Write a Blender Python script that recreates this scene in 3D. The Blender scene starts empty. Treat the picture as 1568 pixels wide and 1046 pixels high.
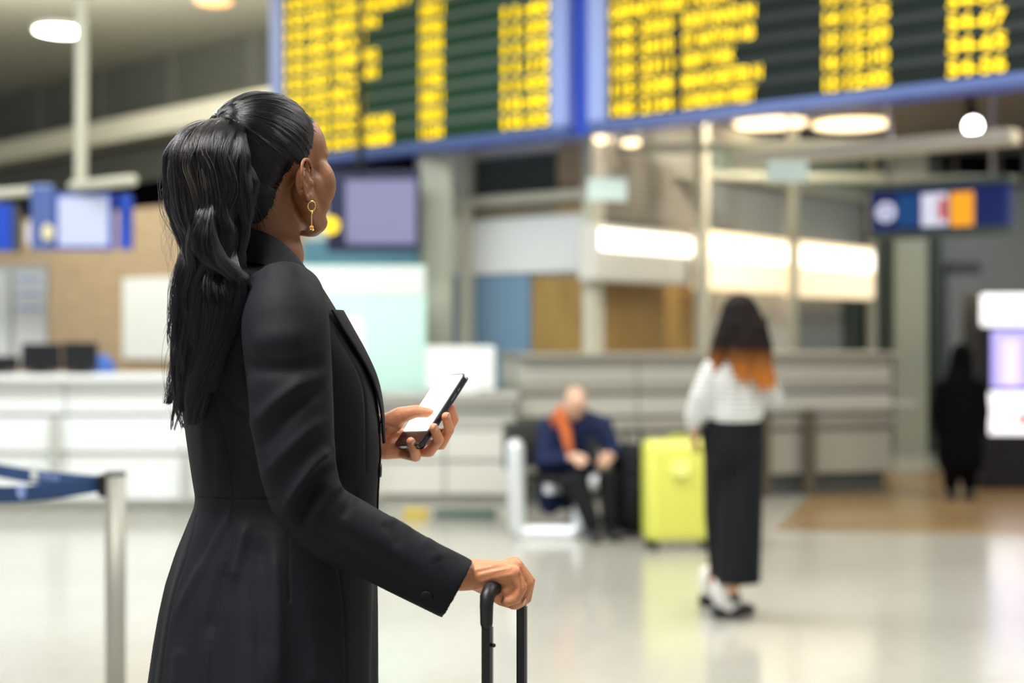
import bpy, bmesh, math, random
import numpy as np
from mathutils import Vector, Matrix, noise
from mathutils.bvhtree import BVHTree

random.seed(7); np.random.seed(7)
SC = bpy.context.scene
COL = SC.collection
FP = 2178.0; CX = 784.0; HY = 512.0; CH = 1.42      # focal length, centre and horizon in pixels of 1568x1046; camera height

# ------------------------------------------------------------------ camera, world, lights, exposure
cam_d = bpy.data.cameras.new('camera'); cam = bpy.data.objects.new('camera', cam_d); COL.objects.link(cam)
cam.location = (0, 0, CH); cam.rotation_euler = (math.pi/2, 0, 0)
cam_d.sensor_width = 36; cam_d.lens = 36*FP/1568
cam_d.shift_y = (HY-523)/1568.0*1.0
cam_d.dof.use_dof = True; cam_d.dof.focus_distance = 2.11; cam_d.dof.aperture_fstop = 2.1
cam_d.clip_end = 200
SC.camera = cam
SC.view_settings.view_transform = 'Standard'; SC.view_settings.look = 'None'
SC.view_settings.gamma = 1; SC.view_settings.exposure = 0.0
SC.view_settings.use_curve_mapping = False
SC.cycles.max_bounces = 6; SC.cycles.diffuse_bounces = 3; SC.cycles.glossy_bounces = 3
SC.cycles.sample_clamp_indirect = 4; SC.cycles.use_denoising = True

wd = bpy.data.worlds.new('world'); SC.world = wd; wd.use_nodes = True
wd.node_tree.nodes['Background'].inputs[0].default_value = (.86, .95, 1, 1)
wd.node_tree.nodes['Background'].inputs[1].default_value = 0.55

def area(name, loc, sx, sy, power, col=(1, .97, .92), rot=(0, 0, 0)):
    l = bpy.data.lights.new(name, 'AREA'); l.shape = 'RECTANGLE'; l.size = sx; l.size_y = sy
    l.energy = power; l.color = col
    o = bpy.data.objects.new(name, l); COL.objects.link(o); o.location = loc; o.rotation_euler = rot
    return o
# unseen area lights over the hall, added to light it
area('overhead_light', (-1.5, 1.2, 4.6), 1.5, 1.5, 380)
area('overhead_light', (3.2, 3.6, 5.2), 2.5, 2.5, 200)
area('overhead_light', (-3.4, 8.2, 5.2), 5, 3.0, 450, (.97, 1, 1))
area('overhead_light', (1.5, 7.0, 5.2), 4, 2, 210)
area('overhead_light', (-7, 14.5, 5.2), 5, 3, 200)
area('overhead_light', (5.5, 10.0, 5.3), 3, 2, 230, (1, .87, .7))
area('soffit_fill', (2.6, 13.0, 3.6), .9, .5, 60, (1, .86, .66))  # extra light for the warm downlights, added to brighten the right wall
area('soffit_fill', (5.4, 15.0, 3.6), 1.2, .5, 45, (.95, 1, 1))  # added fill for the far right recess, no fitting there
area('beam_fill', (-5.0, 14.2, 5.1), 5, .6, 170, (1, .97, .88), (math.radians(82), 0, 0))  # unseen light added to brighten the rear beam
area('ceiling_fill', (-5.2, 15.2, 3.4), 4, .5, 260, (1, .97, .85), (math.pi, 0, 0))  # unseen light added to brighten the rear-left ceiling

# ------------------------------------------------------------------ helpers
def W(px, py, Y): return Vector(((px-CX)/FP*Y, Y, CH-(py-HY)/FP*Y))

def mat(name, col, rough=.6, metal=0., emit=0., ecol=None, noise_amt=0., nscale=8., bump=0., bscale=60., sheen=0., coat=0., sub=0., spec=.5, stretch=None, trans=0.):
    m = bpy.data.materials.new(name); m.use_nodes = True
    nt = m.node_tree; b = nt.nodes['Principled BSDF']
    c = (*col, 1)
    b.inputs['Base Color'].default_value = c
    b.inputs['Roughness'].default_value = rough; b.inputs['Metallic'].default_value = metal
    b.inputs['Specular IOR Level'].default_value = spec
    if coat: b.inputs['Coat Weight'].default_value = coat
    if sheen: b.inputs['Sheen Weight'].default_value = sheen; b.inputs['Sheen Roughness'].default_value = .4
    if sub:
        b.inputs['Subsurface Weight'].default_value = sub; b.inputs['Subsurface Radius'].default_value = (.012, .005, .003)
        b.inputs['Subsurface Scale'].default_value = 1.0
    if trans: b.inputs['Transmission Weight'].default_value = trans
    if emit:
        b.inputs['Emission Color'].default_value = (*(ecol or col), 1); b.inputs['Emission Strength'].default_value = emit
    if noise_amt or bump:
        tc = nt.nodes.new('ShaderNodeTexCoord')
        src = tc.outputs['Object']
        if stretch:
            mp = nt.nodes.new('ShaderNodeMapping'); mp.inputs['Scale'].default_value = stretch
            nt.links.new(src, mp.inputs['Vector']); src = mp.outputs['Vector']
    if noise_amt:
        n = nt.nodes.new('ShaderNodeTexNoise'); n.inputs['Scale'].default_value = nscale; n.inputs['Detail'].default_value = 6
        nt.links.new(src, n.inputs['Vector'])
        r = nt.nodes.new('ShaderNodeValToRGB')
        r.color_ramp.elements[0].position = .3; r.color_ramp.elements[1].position = .7
        r.color_ramp.elements[0].color = (*[x*(1-noise_amt) for x in col], 1)
        r.color_ramp.elements[1].color = (*[min(1, x*(1+noise_amt)) for x in col], 1)
        nt.links.new(n.outputs['Fac'], r.inputs['Fac']); nt.links.new(r.outputs['Color'], b.inputs['Base Color'])
    if bump:
        n = nt.nodes.new('ShaderNodeTexNoise'); n.inputs['Scale'].default_value = bscale; n.inputs['Detail'].default_value = 4
        nt.links.new(src, n.inputs['Vector'])
        bp = nt.nodes.new('ShaderNodeBump'); bp.inputs['Strength'].default_value = bump; bp.inputs['Distance'].default_value = .002
        nt.links.new(n.outputs['Fac'], bp.inputs['Height']); nt.links.new(bp.outputs['Normal'], b.inputs['Normal'])
    return m

def prop(o, label=None, cat=None, group=None, kind=None):
    if label: o['label'] = label
    if cat: o['category'] = cat
    if group: o['group'] = group
    if kind: o['kind'] = kind
    return o

def empty(name, loc, rz=0., **k):
    o = bpy.data.objects.new(name, None); COL.objects.link(o); o.location = loc; o.rotation_euler = (0, 0, rz)
    o.empty_display_size = .1
    return prop(o, **k)

def link(name, me, m=None, parent=None, world=True, smooth=False, **k):
    if m is not None and not me.materials: me.materials.append(m)
    if smooth: me.polygons.foreach_set('use_smooth', [True]*len(me.polygons))
    o = bpy.data.objects.new(name, me); COL.objects.link(o)
    if parent is not None:
        o.parent = parent
        if world: o.matrix_parent_inverse = wm(parent).inverted()
    return prop(o, **k)

def wm(o):
    m = Matrix.LocRotScale(o.location, o.rotation_euler, o.scale)
    if o.parent is not None: m = wm(o.parent) @ o.matrix_parent_inverse @ m
    return m

def mesh(verts, faces):
    me = bpy.data.meshes.new('m'); me.from_pydata([tuple(v) for v in verts], [], faces); me.update(); return me

def bm_mesh(bm):
    me = bpy.data.meshes.new('m'); bm.to_mesh(me); bm.free(); me.update(); return me

class MB:
    """collects shapes into one mesh"""
    def __init__(s): s.v = []; s.f = []
    def add(s, v, f):
        n = len(s.v); s.v += [tuple(x) for x in v]; s.f += [tuple(i+n for i in q) for q in f]; return s
    def box(s, c, size, ex=(1, 0), bev=0.):
        """box centred at c, size along e, across e, up"""
        e = Vector((ex[0], ex[1], 0)).normalized(); w = Vector((-e.y, e.x, 0)); u = Vector((0, 0, 1)); c = Vector(c)
        a, b, h = [x/2 for x in size]
        if bev <= 0:
            P = [c+e*i*a+w*j*b+u*k*h for k in (-1, 1) for i, j in ((-1, -1), (1, -1), (1, 1), (-1, 1))]
            s.add(P, [(3, 2, 1, 0), (4, 5, 6, 7), (0, 1, 5, 4), (1, 2, 6, 5), (2, 3, 7, 6), (3, 0, 4, 7)])
        else:
            bv = min(bev, a*.9, b*.9, h*.9)
            bm = bmesh.new(); bmesh.ops.create_cube(bm, size=1)
            for v in bm.verts: v.co = Vector((v.co.x*2*a, v.co.y*2*b, v.co.z*2*h))
            bmesh.ops.bevel(bm, geom=bm.edges[:], offset=bv, segments=2, affect='EDGES', profile=.6)
            bm.verts.index_update()
            P = [c+e*v.co.x+w*v.co.y+u*v.co.z for v in bm.verts]
            F = [tuple(v.index for v in f.verts) for f in bm.faces]; bm.free(); s.add(P, F)
        return s
    def tube(s, pts, rads, n=12, cap=True, sx=1., sy=1.):
        v, f = tube(pts, rads, n, cap); return s.add(v, f)
    def ell(s, c, r, M=None, nu=16, nv=10):
        v, f = ellipsoid(c, r, M, nu, nv); return s.add(v, f)
    def mesh(s): return mesh(s.v, s.f)
    def obj(s, name, m, parent=None, smooth=False, **k): return link(name, s.mesh(), m, parent, smooth=smooth, **k)

def ellipsoid(c, r, M=None, nu=16, nv=10):
    c = Vector(c); V = []; F = []
    if isinstance(r, (int, float)): r = (r, r, r)
    V.append(Vector((0, 0, r[2])))
    for j in range(1, nv):
        t = math.pi*j/nv
        for i in range(nu):
            p = 2*math.pi*i/nu
            V.append(Vector((r[0]*math.sin(t)*math.cos(p), r[1]*math.sin(t)*math.sin(p), r[2]*math.cos(t))))
    V.append(Vector((0, 0, -r[2])))
    for i in range(nu): F.append((0, 1+i, 1+(i+1) % nu))
    for j in range(nv-2):
        for i in range(nu):
            a = 1+j*nu; F.append((a+i, a+nu+i, a+nu+(i+1) % nu, a+(i+1) % nu))
    a = 1+(nv-2)*nu
    for i in range(nu): F.append((a+(i+1) % nu, a+i, len(V)-1))
    if M is not None: V = [M @ v for v in V]
    return [c+v for v in V], F

def frames(pts):
    pts = [Vector(p) for p in pts]; n = len(pts); T = []
    for i in range(n):
        t = pts[min(i+1, n-1)]-pts[max(i-1, 0)]
        T.append(t.normalized() if t.length > 1e-9 else Vector((0, 0, 1)))
    a = Vector((0, 0, 1)) if abs(T[0].z) < .9 else Vector((1, 0, 0))
    N = [(a-T[0]*a.dot(T[0])).normalized()]
    for i in range(1, n):
        v = N[-1]-T[i]*N[-1].dot(T[i])
        N.append(v.normalized())
    return pts, T, N

def tube(pts, rads, n=12, cap=True):
    """round-ended tapering tube through pts"""
    if isinstance(rads, (int, float)): rads = [rads]*len(pts)
    pts, T, N = frames(pts); R = []
    if cap:
        for a in (80, 55, 28):
            a = math.radians(a); R.append((pts[0]-T[0]*rads[0]*math.sin(a), T[0], N[0], rads[0]*math.cos(a)))
    for p, t, nn, r in zip(pts, T, N, rads): R.append((p, t, nn, r))
    if cap:
        for a in (28, 55, 80):
            a = math.radians(a); R.append((pts[-1]+T[-1]*rads[-1]*math.sin(a), T[-1], N[-1], rads[-1]*math.cos(a)))
    V = []; F = []
    for p, t, nn, r in R:
        b = t.cross(nn)
        for i in range(n):
            q = 2*math.pi*i/n; V.append(p+nn*math.cos(q)*r+b*math.sin(q)*r)
    for j in range(len(R)-1):
        for i in range(n): F.append((j*n+i, j*n+(i+1) % n, (j+1)*n+(i+1) % n, (j+1)*n+i))
    F.append(tuple(reversed(range(n)))); F.append(tuple((len(R)-1)*n+i for i in range(n)))
    return V, F

def spline(P, k=6):
    """Catmull-Rom through tuples of any length"""
    P = [np.array(p, float) for p in P]; P = [2*P[0]-P[1]]+P+[2*P[-1]-P[-2]]; out = []
    for i in range(1, len(P)-2):
        for j in range(k):
            t = j/k; a, b, c, d = P[i-1:i+3]
            out.append(.5*((2*b)+(-a+c)*t+(2*a-5*b+4*c-d)*t*t+(-a+3*b-3*c+d)*t**3))
    out.append(P[-2]); return out

def rings(RL, cap=True):
    n = len(RL[0]); V = [p for r in RL for p in r]; F = []
    for j in range(len(RL)-1):
        for i in range(n): F.append((j*n+i, j*n+(i+1) % n, (j+1)*n+(i+1) % n, (j+1)*n+i))
    if cap: F.append(tuple(reversed(range(n)))); F.append(tuple((len(RL)-1)*n+i for i in range(n)))
    return V, F

def remesh(mb, voxel, smooth=4, fac=.5, adapt=0.):
    """union of closed overlapping shapes as one continuous surface"""
    me = mb.mesh() if isinstance(mb, MB) else mb
    bm = bmesh.new(); bm.from_mesh(me); bmesh.ops.recalc_face_normals(bm, faces=bm.faces); bm.to_mesh(me); bm.free()
    o = bpy.data.objects.new('tmp', me); COL.objects.link(o)
    r = o.modifiers.new('r', 'REMESH'); r.mode = 'VOXEL'; r.voxel_size = voxel; r.adaptivity = adapt; r.use_smooth_shade = True
    if smooth:
        s = o.modifiers.new('s', 'SMOOTH'); s.factor = fac; s.iterations = smooth
    dg = bpy.context.evaluated_depsgraph_get()
    out = bpy.data.meshes.new_from_object(o.evaluated_get(dg))
    bpy.data.objects.remove(o)
    out.materials.clear()
    out.polygons.foreach_set('use_smooth', [True]*len(out.polygons))
    return out

def getco(me):
    a = np.empty(len(me.vertices)*3, np.float32); me.vertices.foreach_get('co', a); return a.reshape(-1, 3).astype(float)
def getno(me):
    a = np.empty(len(me.vertices)*3, np.float32); me.vertices.foreach_get('normal', a); return a.reshape(-1, 3).astype(float)
def setco(me, c): me.vertices.foreach_set('co', c.astype(np.float32).ravel()); me.update()

def sculpt(me, strokes, Ymax=9., Ymin=0.):
    """ridges and grooves: strokes = (points seen from the photograph's side, sigma mm, height mm)"""
    co = getco(me); no = getno(me)
    px = CX+co[:, 0]/co[:, 1]*FP; py = HY+(CH-co[:, 2])/co[:, 1]*FP
    view = co-np.array([0, 0, CH]); view /= np.linalg.norm(view, axis=1)[:, None]
    facing = np.clip(-(no*view).sum(1)*3, 0, 1)*(co[:, 1] < Ymax)*(co[:, 1] > Ymin)
    d = np.zeros(len(co))
    for pts, sg, amp in strokes:
        P = np.array([p[:2] for p in spline(pts, 5)]); L = len(P)-1
        best = np.full(len(co), 1e9); bt = np.zeros(len(co))
        sel = np.where((px > P[:, 0].min()-4*sg) & (px < P[:, 0].max()+4*sg) & (py > P[:, 1].min()-4*sg) & (py < P[:, 1].max()+4*sg) & (facing > 0))[0]
        if len(sel) == 0: continue
        x = px[sel]; y = py[sel]; bb = best[sel]; tt = bt[sel]
        for i in range(L):
            ax, ay = P[i]; bx, by = P[i+1]; l2 = (bx-ax)**2+(by-ay)**2+1e-9
            t = np.clip(((x-ax)*(bx-ax)+(y-ay)*(by-ay))/l2, 0, 1)
            dd = np.hypot(x-(ax+t*(bx-ax)), y-(ay+t*(by-ay)))
            m = dd < bb; bb[m] = dd[m]; tt[m] = (i+t[m])/L
        taper = np.clip(np.minimum(tt, 1-tt)/.18, 0, 1) if sg > 4 else 1
        d[sel] += amp/1000*np.exp(-(bb/sg)**2)*(.25+.75*taper)
    setco(me, co+no*(d*facing)[:, None])

class Plane:
    """vertical wall plane through (x, y), running along e (screen left to right)"""
    def __init__(s, x, y, e): s.x = x; s.y = y; s.e = Vector((e[0], e[1])).normalized(); s.nrm = Vector((s.e.y, -s.e.x))
    def s_at(s, px, off=0):
        k = (px-CX)/FP; return (k*(s.y+s.nrm.y*off)-(s.x+s.nrm.x*off))/(s.e.x-k*s.e.y)
    def pt(s, t, z=0, off=0): return Vector((s.x+s.e.x*t+s.nrm.x*off, s.y+s.e.y*t+s.nrm.y*off, z))
    def at(s, px, py, off=0):
        t = s.s_at(px, off); p = s.pt(t, 0, off); return s.pt(t, CH-(py-HY)/FP*p.y, off)
    def yaw(s): return math.atan2(s.e.y, s.e.x)
    def span(s, x0, x1, y0, y1, off=0):
        """s-range and z-range of a pixel rectangle"""
        a = s.s_at(x0, off); b = s.s_at(x1, off); m = (a+b)/2; Y = s.pt(m, 0, off).y
        return a, b, CH-(y1-HY)/FP*Y, CH-(y0-HY)/FP*Y
    def slab(s, name, x0, x1, y0, y1, th, m, parent=None, off=0, bev=0., z0=None, z1=None, **k):
        a, b, za, zb = s.span(x0, x1, y0, y1, off+th)
        if z0 is not None: za = z0
        if z1 is not None: zb = z1
        c = s.pt((a+b)/2, (za+zb)/2, off+th/2)
        return MB().box(c, (b-a, th, zb-za), s.e, bev).obj(name, m, parent, **k)

def F2(Y): return Plane(0, Y, (1, 0))            # a plane straight across at distance Y

def text(name, body, p, yaw, h, w, m, parent=None, depth=.002, **k):
    c = bpy.data.curves.new('t', 'FONT'); c.body = body; c.size = h/.72; c.extrude = depth; c.offset = h*.035
    c.align_x = 'LEFT'; c.resolution_u = 2
    c.materials.append(m)
    o = bpy.data.objects.new(name, c); COL.objects.link(o)
    o.location = p; o.rotation_euler = (math.pi/2, 0, yaw)
    if w: TEXTS.append((o, w))
    if parent is not None: o.parent = parent; o.matrix_parent_inverse = wm(parent).inverted()
    return prop(o, **k)
TEXTS = []

# ------------------------------------------------------------------ materials
M = {}
M['coat'] = mat('coat_wool', (.0078, .0088, .0118), .68, bump=.08, bscale=900, spec=.12)
M['coat_lining'] = mat('coat_button', (.006, .006, .008), .4)
M['hair_base'] = mat('hair_base', (.006, .006, .008), .5, spec=.3)
M['gold'] = mat('gold', (.9, .6, .2), .25, 1.)
M['amber'] = mat('amber_stone', (.85, .3, .02), .15, coat=.6)
M['nail'] = mat('nail', (.75, .42, .32), .3, coat=.4)
M['phone_black'] = mat('phone_body', (.01, .011, .013), .28, coat=.3)
M['phone_screen'] = mat('phone_glass', (.015, .017, .02), .06, coat=1., emit=.0)
M['screen_lit'] = mat('phone_lit', (.9, 1, .98), .2, emit=.95, ecol=(.9, 1, .98))
M['black_metal'] = mat('black_metal', (.02, .02, .024), .3, .7)
M['grey_metal'] = mat('grey_metal', (.32, .3, .29), .3, 1.)
M['black_plastic'] = mat('black_plastic', (.008, .008, .010), .45, spec=.35)
M['floor'] = None
M['white'] = mat('white_laminate', (.82, .85, .84), .45)
M['offwhite'] = mat('offwhite', (.66, .66, .60), .5)
M['greypan'] = mat('grey_panel', (.47, .47, .42), .5, .0)
M['steelpan'] = mat('steel_panel', (.40, .385, .33), .38, .2)
M['darkgrey'] = mat('dark_grey', (.07, .075, .07), .5)
M['brownpost'] = mat('dark_brown_post', (.09, .075, .05), .5)
M['tan'] = mat('tan_wood', (.40, .295, .18), .55, noise_amt=.12, nscale=3, stretch=(1, 1, 6))
M['brown'] = mat('brown_wood', (.36, .225, .065), .5, noise_amt=.15, nscale=4, stretch=(4, 4, .6))
M['signblue'] = mat('sign_navy', (.006, .02, .14), .4, emit=.1, ecol=(.01, .03, .3))
M['signblue2'] = mat('sign_mid_blue', (.01, .09, .32), .4, emit=.15, ecol=(.01, .12, .42))
M['navyframe'] = mat('navy_frame', (.008, .012, .06), .4)
M['blue'] = mat('sign_blue', (.012, .055, .40), .4, emit=.25, ecol=(.01, .05, .42))
M['blueframe'] = mat('frame_blue', (.10, .15, .38), .3, .2)
M['laven'] = mat('frame_pale', (.30, .38, .75), .35)
M['bluegrey'] = mat('blue_grey', (.17, .29, .42), .5)
M['teal'] = mat('teal', (.10, .27, .36), .5)
M['ceil'] = mat('ceiling_plaster', (.40, .39, .31), .8)
M['beam'] = mat('beam_paint', (.74, .70, .55), .6)
M['louver'] = mat('louver', (.20, .205, .17), .6)
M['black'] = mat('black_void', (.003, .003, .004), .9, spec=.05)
M['column'] = mat('column_paint', (.38, .40, .32), .5)
M['pole'] = mat('pole_cream', (.56, .55, .44), .5)
M['green_dark'] = mat('dark_green', (.035, .05, .038), .5)
M['glassgreen'] = mat('green_glass', (.24, .32, .25), .2, spec=.6)
M['shutter'] = mat('roller_shutter', (.27, .29, .28), .45, .3)
M['shutter_tan'] = mat('roller_shutter_tan', (.30, .27, .21), .5, .2)
M['lit'] = mat('lit_cream', (1, .8, .5), .5, emit=.9, ecol=(1, .80, .52))
M['lit_hot'] = mat('lit_white', (1, .95, .85), .5, emit=2.2, ecol=(1, .93, .8))
M['lamp'] = mat('lamp_white', (1, 1, 1), .5, emit=14, ecol=(1, .98, .93))
M['lamp_warm'] = mat('lamp_warm', (1, .8, .5), .5, emit=3, ecol=(1, .78, .5))
M['lamp_orange'] = mat('lamp_orange', (1, .5, .2), .5, emit=2, ecol=(1, .45, .15))
M['yellow_text'] = mat('yellow_text', (.6, .40, 0), .5, emit=1.65, ecol=(1, .68, 0))
M['cell_green'] = mat('flap_green', (.010, .050, .020), .6, spec=.2)
M['cell_dark'] = mat('flap_dark', (.004, .011, .009), .6, spec=.2)
M['flap_grey'] = mat('flap_grey', (.10, .135, .115), .6, spec=.2)
M['flap_grey2'] = mat('flap_grey_dark', (.032, .042, .042), .6, spec=.2)
M['mon_white'] = mat('monitor_pale', (.3, .33, .42), .4, emit=.42, ecol=(.68, .74, .95))
M['mon_lav'] = mat('monitor_lavender', (.1, .1, .18), .4, emit=.3, ecol=(.50, .50, .85))
M['mon_lav2'] = mat('monitor_purple', (.5, .48, 1), .4, emit=.75, ecol=(.40, .36, .95))
M['panel_lit'] = mat('panel_lit', (.95, .95, 1), .4, emit=1.0, ecol=(.95, .95, 1))
M['mint'] = mat('mint_paper', (.60, .88, .78), .6)
M['pink'] = mat('pink_print', (.85, .78, .80), .6)
M['paper'] = mat('paper', (.74, .77, .76), .6)
M['orange'] = mat('orange_icon', (1, .42, .02), .5, emit=.6, ecol=(1, .4, .01))
M['red'] = mat('red_icon', (.8, .05, .04), .5, emit=.2, ecol=(.8, .1, .08))
M['iconwhite'] = mat('icon_white', (.8, .8, .9), .5, emit=.5, ecol=(.75, .78, .95))
M['yellow_sign'] = mat('yellow_disc', (1, .68, .02), .5, emit=.55, ecol=(1, .68, .0))
M['yellowcase'] = mat('lime_shell', (.74, .76, .13), .35, coat=.3)
M['yellowcase2'] = mat('lime_shell_trim', (.55, .6, .05), .5)
M['skin2'] = mat('skin_light', (.62, .32, .19), .5, sub=.1)
M['skin3'] = mat('skin_pale', (.66, .40, .28), .5, sub=.1)
M['navy'] = mat('navy_cloth', (.012, .02, .065), .8, spec=.2, bump=.2, bscale=80)
M['darkcloth'] = mat('dark_cloth', (.010, .011, .014), .8, spec=.2, bump=.2, bscale=80)
M['trouser'] = mat('black_trousers', (.007, .008, .011), .7, spec=.2, bump=.2, bscale=60)
M['bluechair'] = mat('chair_blue', (.05, .16, .55), .6)
M['belt_a'] = mat('belt_blue', (.003, .032, .115), .6)
M['belt_b'] = mat('belt_blue_pale', (.02, .065, .21), .6)
M['steel'] = mat('brushed_post', (.33, .33, .29), .5, .45)
M['silverframe'] = mat('silver_frame', (.78, .82, .85), .35, .4)
M['scarf'] = mat('rust_scarf', (.55, .13, .03), .8)
M['sock'] = mat('white_sock', (.85, .85, .83), .8)
M['shoe'] = mat('black_shoe', (.01, .01, .012), .35)
M['ochre'] = mat('ochre_box', (.52, .40, .08), .6)
M['redcord'] = mat('red_cord', (.18, .012, .02), .45)
M['eyewhite'] = mat('eye', (.8, .78, .75), .2)

def stripes_mat():
    m = bpy.data.materials.new('striped_knit'); m.use_nodes = True; nt = m.node_tree; b = nt.nodes['Principled BSDF']
    b.inputs['Roughness'].default_value = .8
    tc = nt.nodes.new('ShaderNodeTexCoord'); w = nt.nodes.new('ShaderNodeTexWave'); w.bands_direction = 'Z'
    w.inputs['Scale'].default_value = 12; w.inputs['Distortion'].default_value = .6
    nt.links.new(tc.outputs['Object'], w.inputs['Vector'])
    r = nt.nodes.new('ShaderNodeValToRGB'); e = r.color_ramp.elements
    e[0].position = .62; e[0].color = (.86, .87, .84, 1); e[1].position = .8; e[1].color = (.22, .25, .27, 1)
    nt.links.new(w.outputs['Fac'], r.inputs['Fac']); nt.links.new(r.outputs['Color'], b.inputs['Base Color'])
    return m
M['stripes'] = stripes_mat()

def floor_mat():
    m = bpy.data.materials.new('polished_stone_floor'); m.use_nodes = True; nt = m.node_tree; b = nt.nodes['Principled BSDF']
    b.inputs['Roughness'].default_value = .2; b.inputs['Coat Weight'].default_value = .35; b.inputs['Coat Roughness'].default_value = .12
    tc = nt.nodes.new('ShaderNodeTexCoord')
    n = nt.nodes.new('ShaderNodeTexNoise'); n.inputs['Scale'].default_value = .55; n.inputs['Detail'].default_value = 7
    nt.links.new(tc.outputs['Object'], n.inputs['Vector'])
    r = nt.nodes.new('ShaderNodeValToRGB'); e = r.color_ramp.elements
    e[0].position = .3; e[0].color = (.43, .42, .37, 1); e[1].position = .7; e[1].color = (.51, .50, .45, 1)
    nt.links.new(n.outputs['Fac'], r.inputs['Fac'])
    n2 = nt.nodes.new('ShaderNodeTexNoise'); n2.inputs['Scale'].default_value = 14; n2.inputs['Detail'].default_value = 6
    nt.links.new(tc.outputs['Object'], n2.inputs['Vector'])
    r2 = nt.nodes.new('ShaderNodeValToRGB'); e = r2.color_ramp.elements
    e[0].position = .35; e[0].color = (.93, .93, .92, 1); e[1].position = .65; e[1].color = (1.0, 1.0, 1.0, 1)
    nt.links.new(n2.outputs['Fac'], r2.inputs['Fac'])
    mx = nt.nodes.new('ShaderNodeMix'); mx.data_type = 'RGBA'; mx.blend_type = 'MULTIPLY'; mx.inputs['Factor'].default_value = 1
    nt.links.new(r.outputs['Color'], mx.inputs['A']); nt.links.new(r2.outputs['Color'], mx.inputs['B'])
    nt.links.new(mx.outputs['Result'], b.inputs['Base Color'])
    return m
M['floor'] = floor_mat()
M['reflection_brown'] = mat('painted_reflection', (.29, .195, .09), .28, noise_amt=.2, nscale=.9, coat=.3)  # colour of the brown wood reflected in the floor

# ------------------------------------------------------------------ setting
A = Vector((.777, -.629)); B = Vector((.63, .777))          # the two directions of the building, screen left to right
MB().box((0, 12, -.05), (44, 44, .1)).obj('floor', M['floor'], kind='structure')
# high ceiling ends along a line parallel to the boards
A2 = Vector((.715, -.70)); back = Plane(-5.6, 20.9, A2)
wa = Plane(.66, 12.6, A); wb = Plane(.66, 12.6, B)          # the two walls meeting at the corner pole

def ceiling():
    p = [Vector((-22, 33, 0)), Vector((16, 33, 0)), Vector((16, -6, 0)), Vector((-22, -6, 0))]
    V = [(q.x, q.y, 5.5) for q in p]+[(q.x, q.y, 5.7) for q in p]
    m = mesh(V, [(0, 3, 2, 1), (4, 5, 6, 7), (0, 1, 5, 4), (1, 2, 6, 5), (2, 3, 7, 6), (3, 0, 4, 7)])
    link('ceiling', m, M['ceil'], kind='structure')
ceiling()
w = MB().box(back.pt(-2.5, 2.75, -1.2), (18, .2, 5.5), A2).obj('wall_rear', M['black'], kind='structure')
for i in range(15):
    z = 4.55+i*.068
    MB().box(back.pt(-2.5, z, -.3), (18, .12, .028), A2).obj('slat', M['louver'], w)
for i in range(8):
    z = 3.72+i*.066
    MB().box(back.pt(-2.5, z, -.3), (18, .12, .03), A2).obj('slat', M['louver'], w)
for i in range(5): MB().box(back.pt(-5.4+i*2.0, 5.0, -.36), (.16, .1, 1.1), A2).obj('slat_post', M['louver'], w)
MB().box(back.pt(-2.5, 4.42, -.05), (18, .5, .34), A2, .04).obj('trim_1', M['beam'], kind='structure')

# tan wall behind the counters, then panelled wall towards the corner
a0, a1, z0, z1 = wa.span(-80, 470, 328, 640)
tanw = MB().box(wa.pt((a0+a1)/2, 1.45, -.1), (a1-a0, .2, 2.9), A).obj('wall_left', M['tan'], kind='structure')
wl = wa.slab('wall_panelled', 462, 905, 230, 640, .2, M['offwhite'], z0=0, z1=3.3, off=-.2, kind='structure')
wa.slab('dark_opening', 728, 852, 240, 306, .05, M['green_dark'], wl)
wa.slab('dark_opening', 470, 630, 238, 300, .05, M['black'], wl)
wa.slab('tan_panel', 853, 893, 222, 330, .04, M['tan'], wl)
wa.slab('beige_panel', 700, 853, 306, 334, .04, M['shutter_tan'], wl)
wa.slab('white_panel', 702, 893, 334, 418, .08, M['paper'], wl)
wa.slab('blue_panel', 686, 811, 420, 640, .05, M['bluegrey'], wl)
wa.slab('brown_panel', 815, 903, 424, 545, .05, M['brown'], wl)
wa.slab('teal_panel', 462, 640, 364, 425, .1, M['teal'], wl)
wa.slab('rail', 655, 900, 298, 312, .07, M['pole'], wl, off=.1)
# right wall behind shutters
wr = wb.slab('wall_right', 903, 1352, 230, 640, .2, M['greypan'], z0=0, z1=3.55, off=-.25, kind='structure')
wb.slab('shutter', 915, 1066, 246, 344, .05, M['shutter_tan'], wr, off=-.04)
wb.slab('shutter', 1088, 1200, 288, 372, .05, M['shutter'], wr, off=-.04)
wb.slab('shutter', 1214, 1330, 300, 376, .05, M['shutter'], wr, off=-.04)
for i in range(9):
    wb.slab('shutter_slat', 915, 1066, 254+i*10, 256+i*10, .02, M['greypan'], wr, off=.01)
wb.slab('brown_panel', 905, 1082, 432, 545, .06, M['brown'], wr, off=-.04)
wb.slab('pale_panel', 1090, 1212, 452, 545, .05, M['offwhite'], wr, off=-.04)
wb.slab('notice', 1196, 1214, 462, 492, .01, M['pink'], wr, off=.012, bev=.01)
wb.slab('grey_panel', 1222, 1290, 458, 548, .05, M['shutter'], wr, off=-.04)
wb.slab('dark_panel', 1292, 1346, 456, 548, .05, M['green_dark'], wr, off=-.04)
wb.slab('green_glass', 1092, 1206, 236, 284, .05, M['glassgreen'], wr, off=-.03)
wb.slab('green_glass', 1212, 1350, 240, 292, .05, M['glassgreen'], wr, off=-.03)
wb.slab('transom', 1086, 1350, 282, 292, .1, M['column'], wr)

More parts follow.
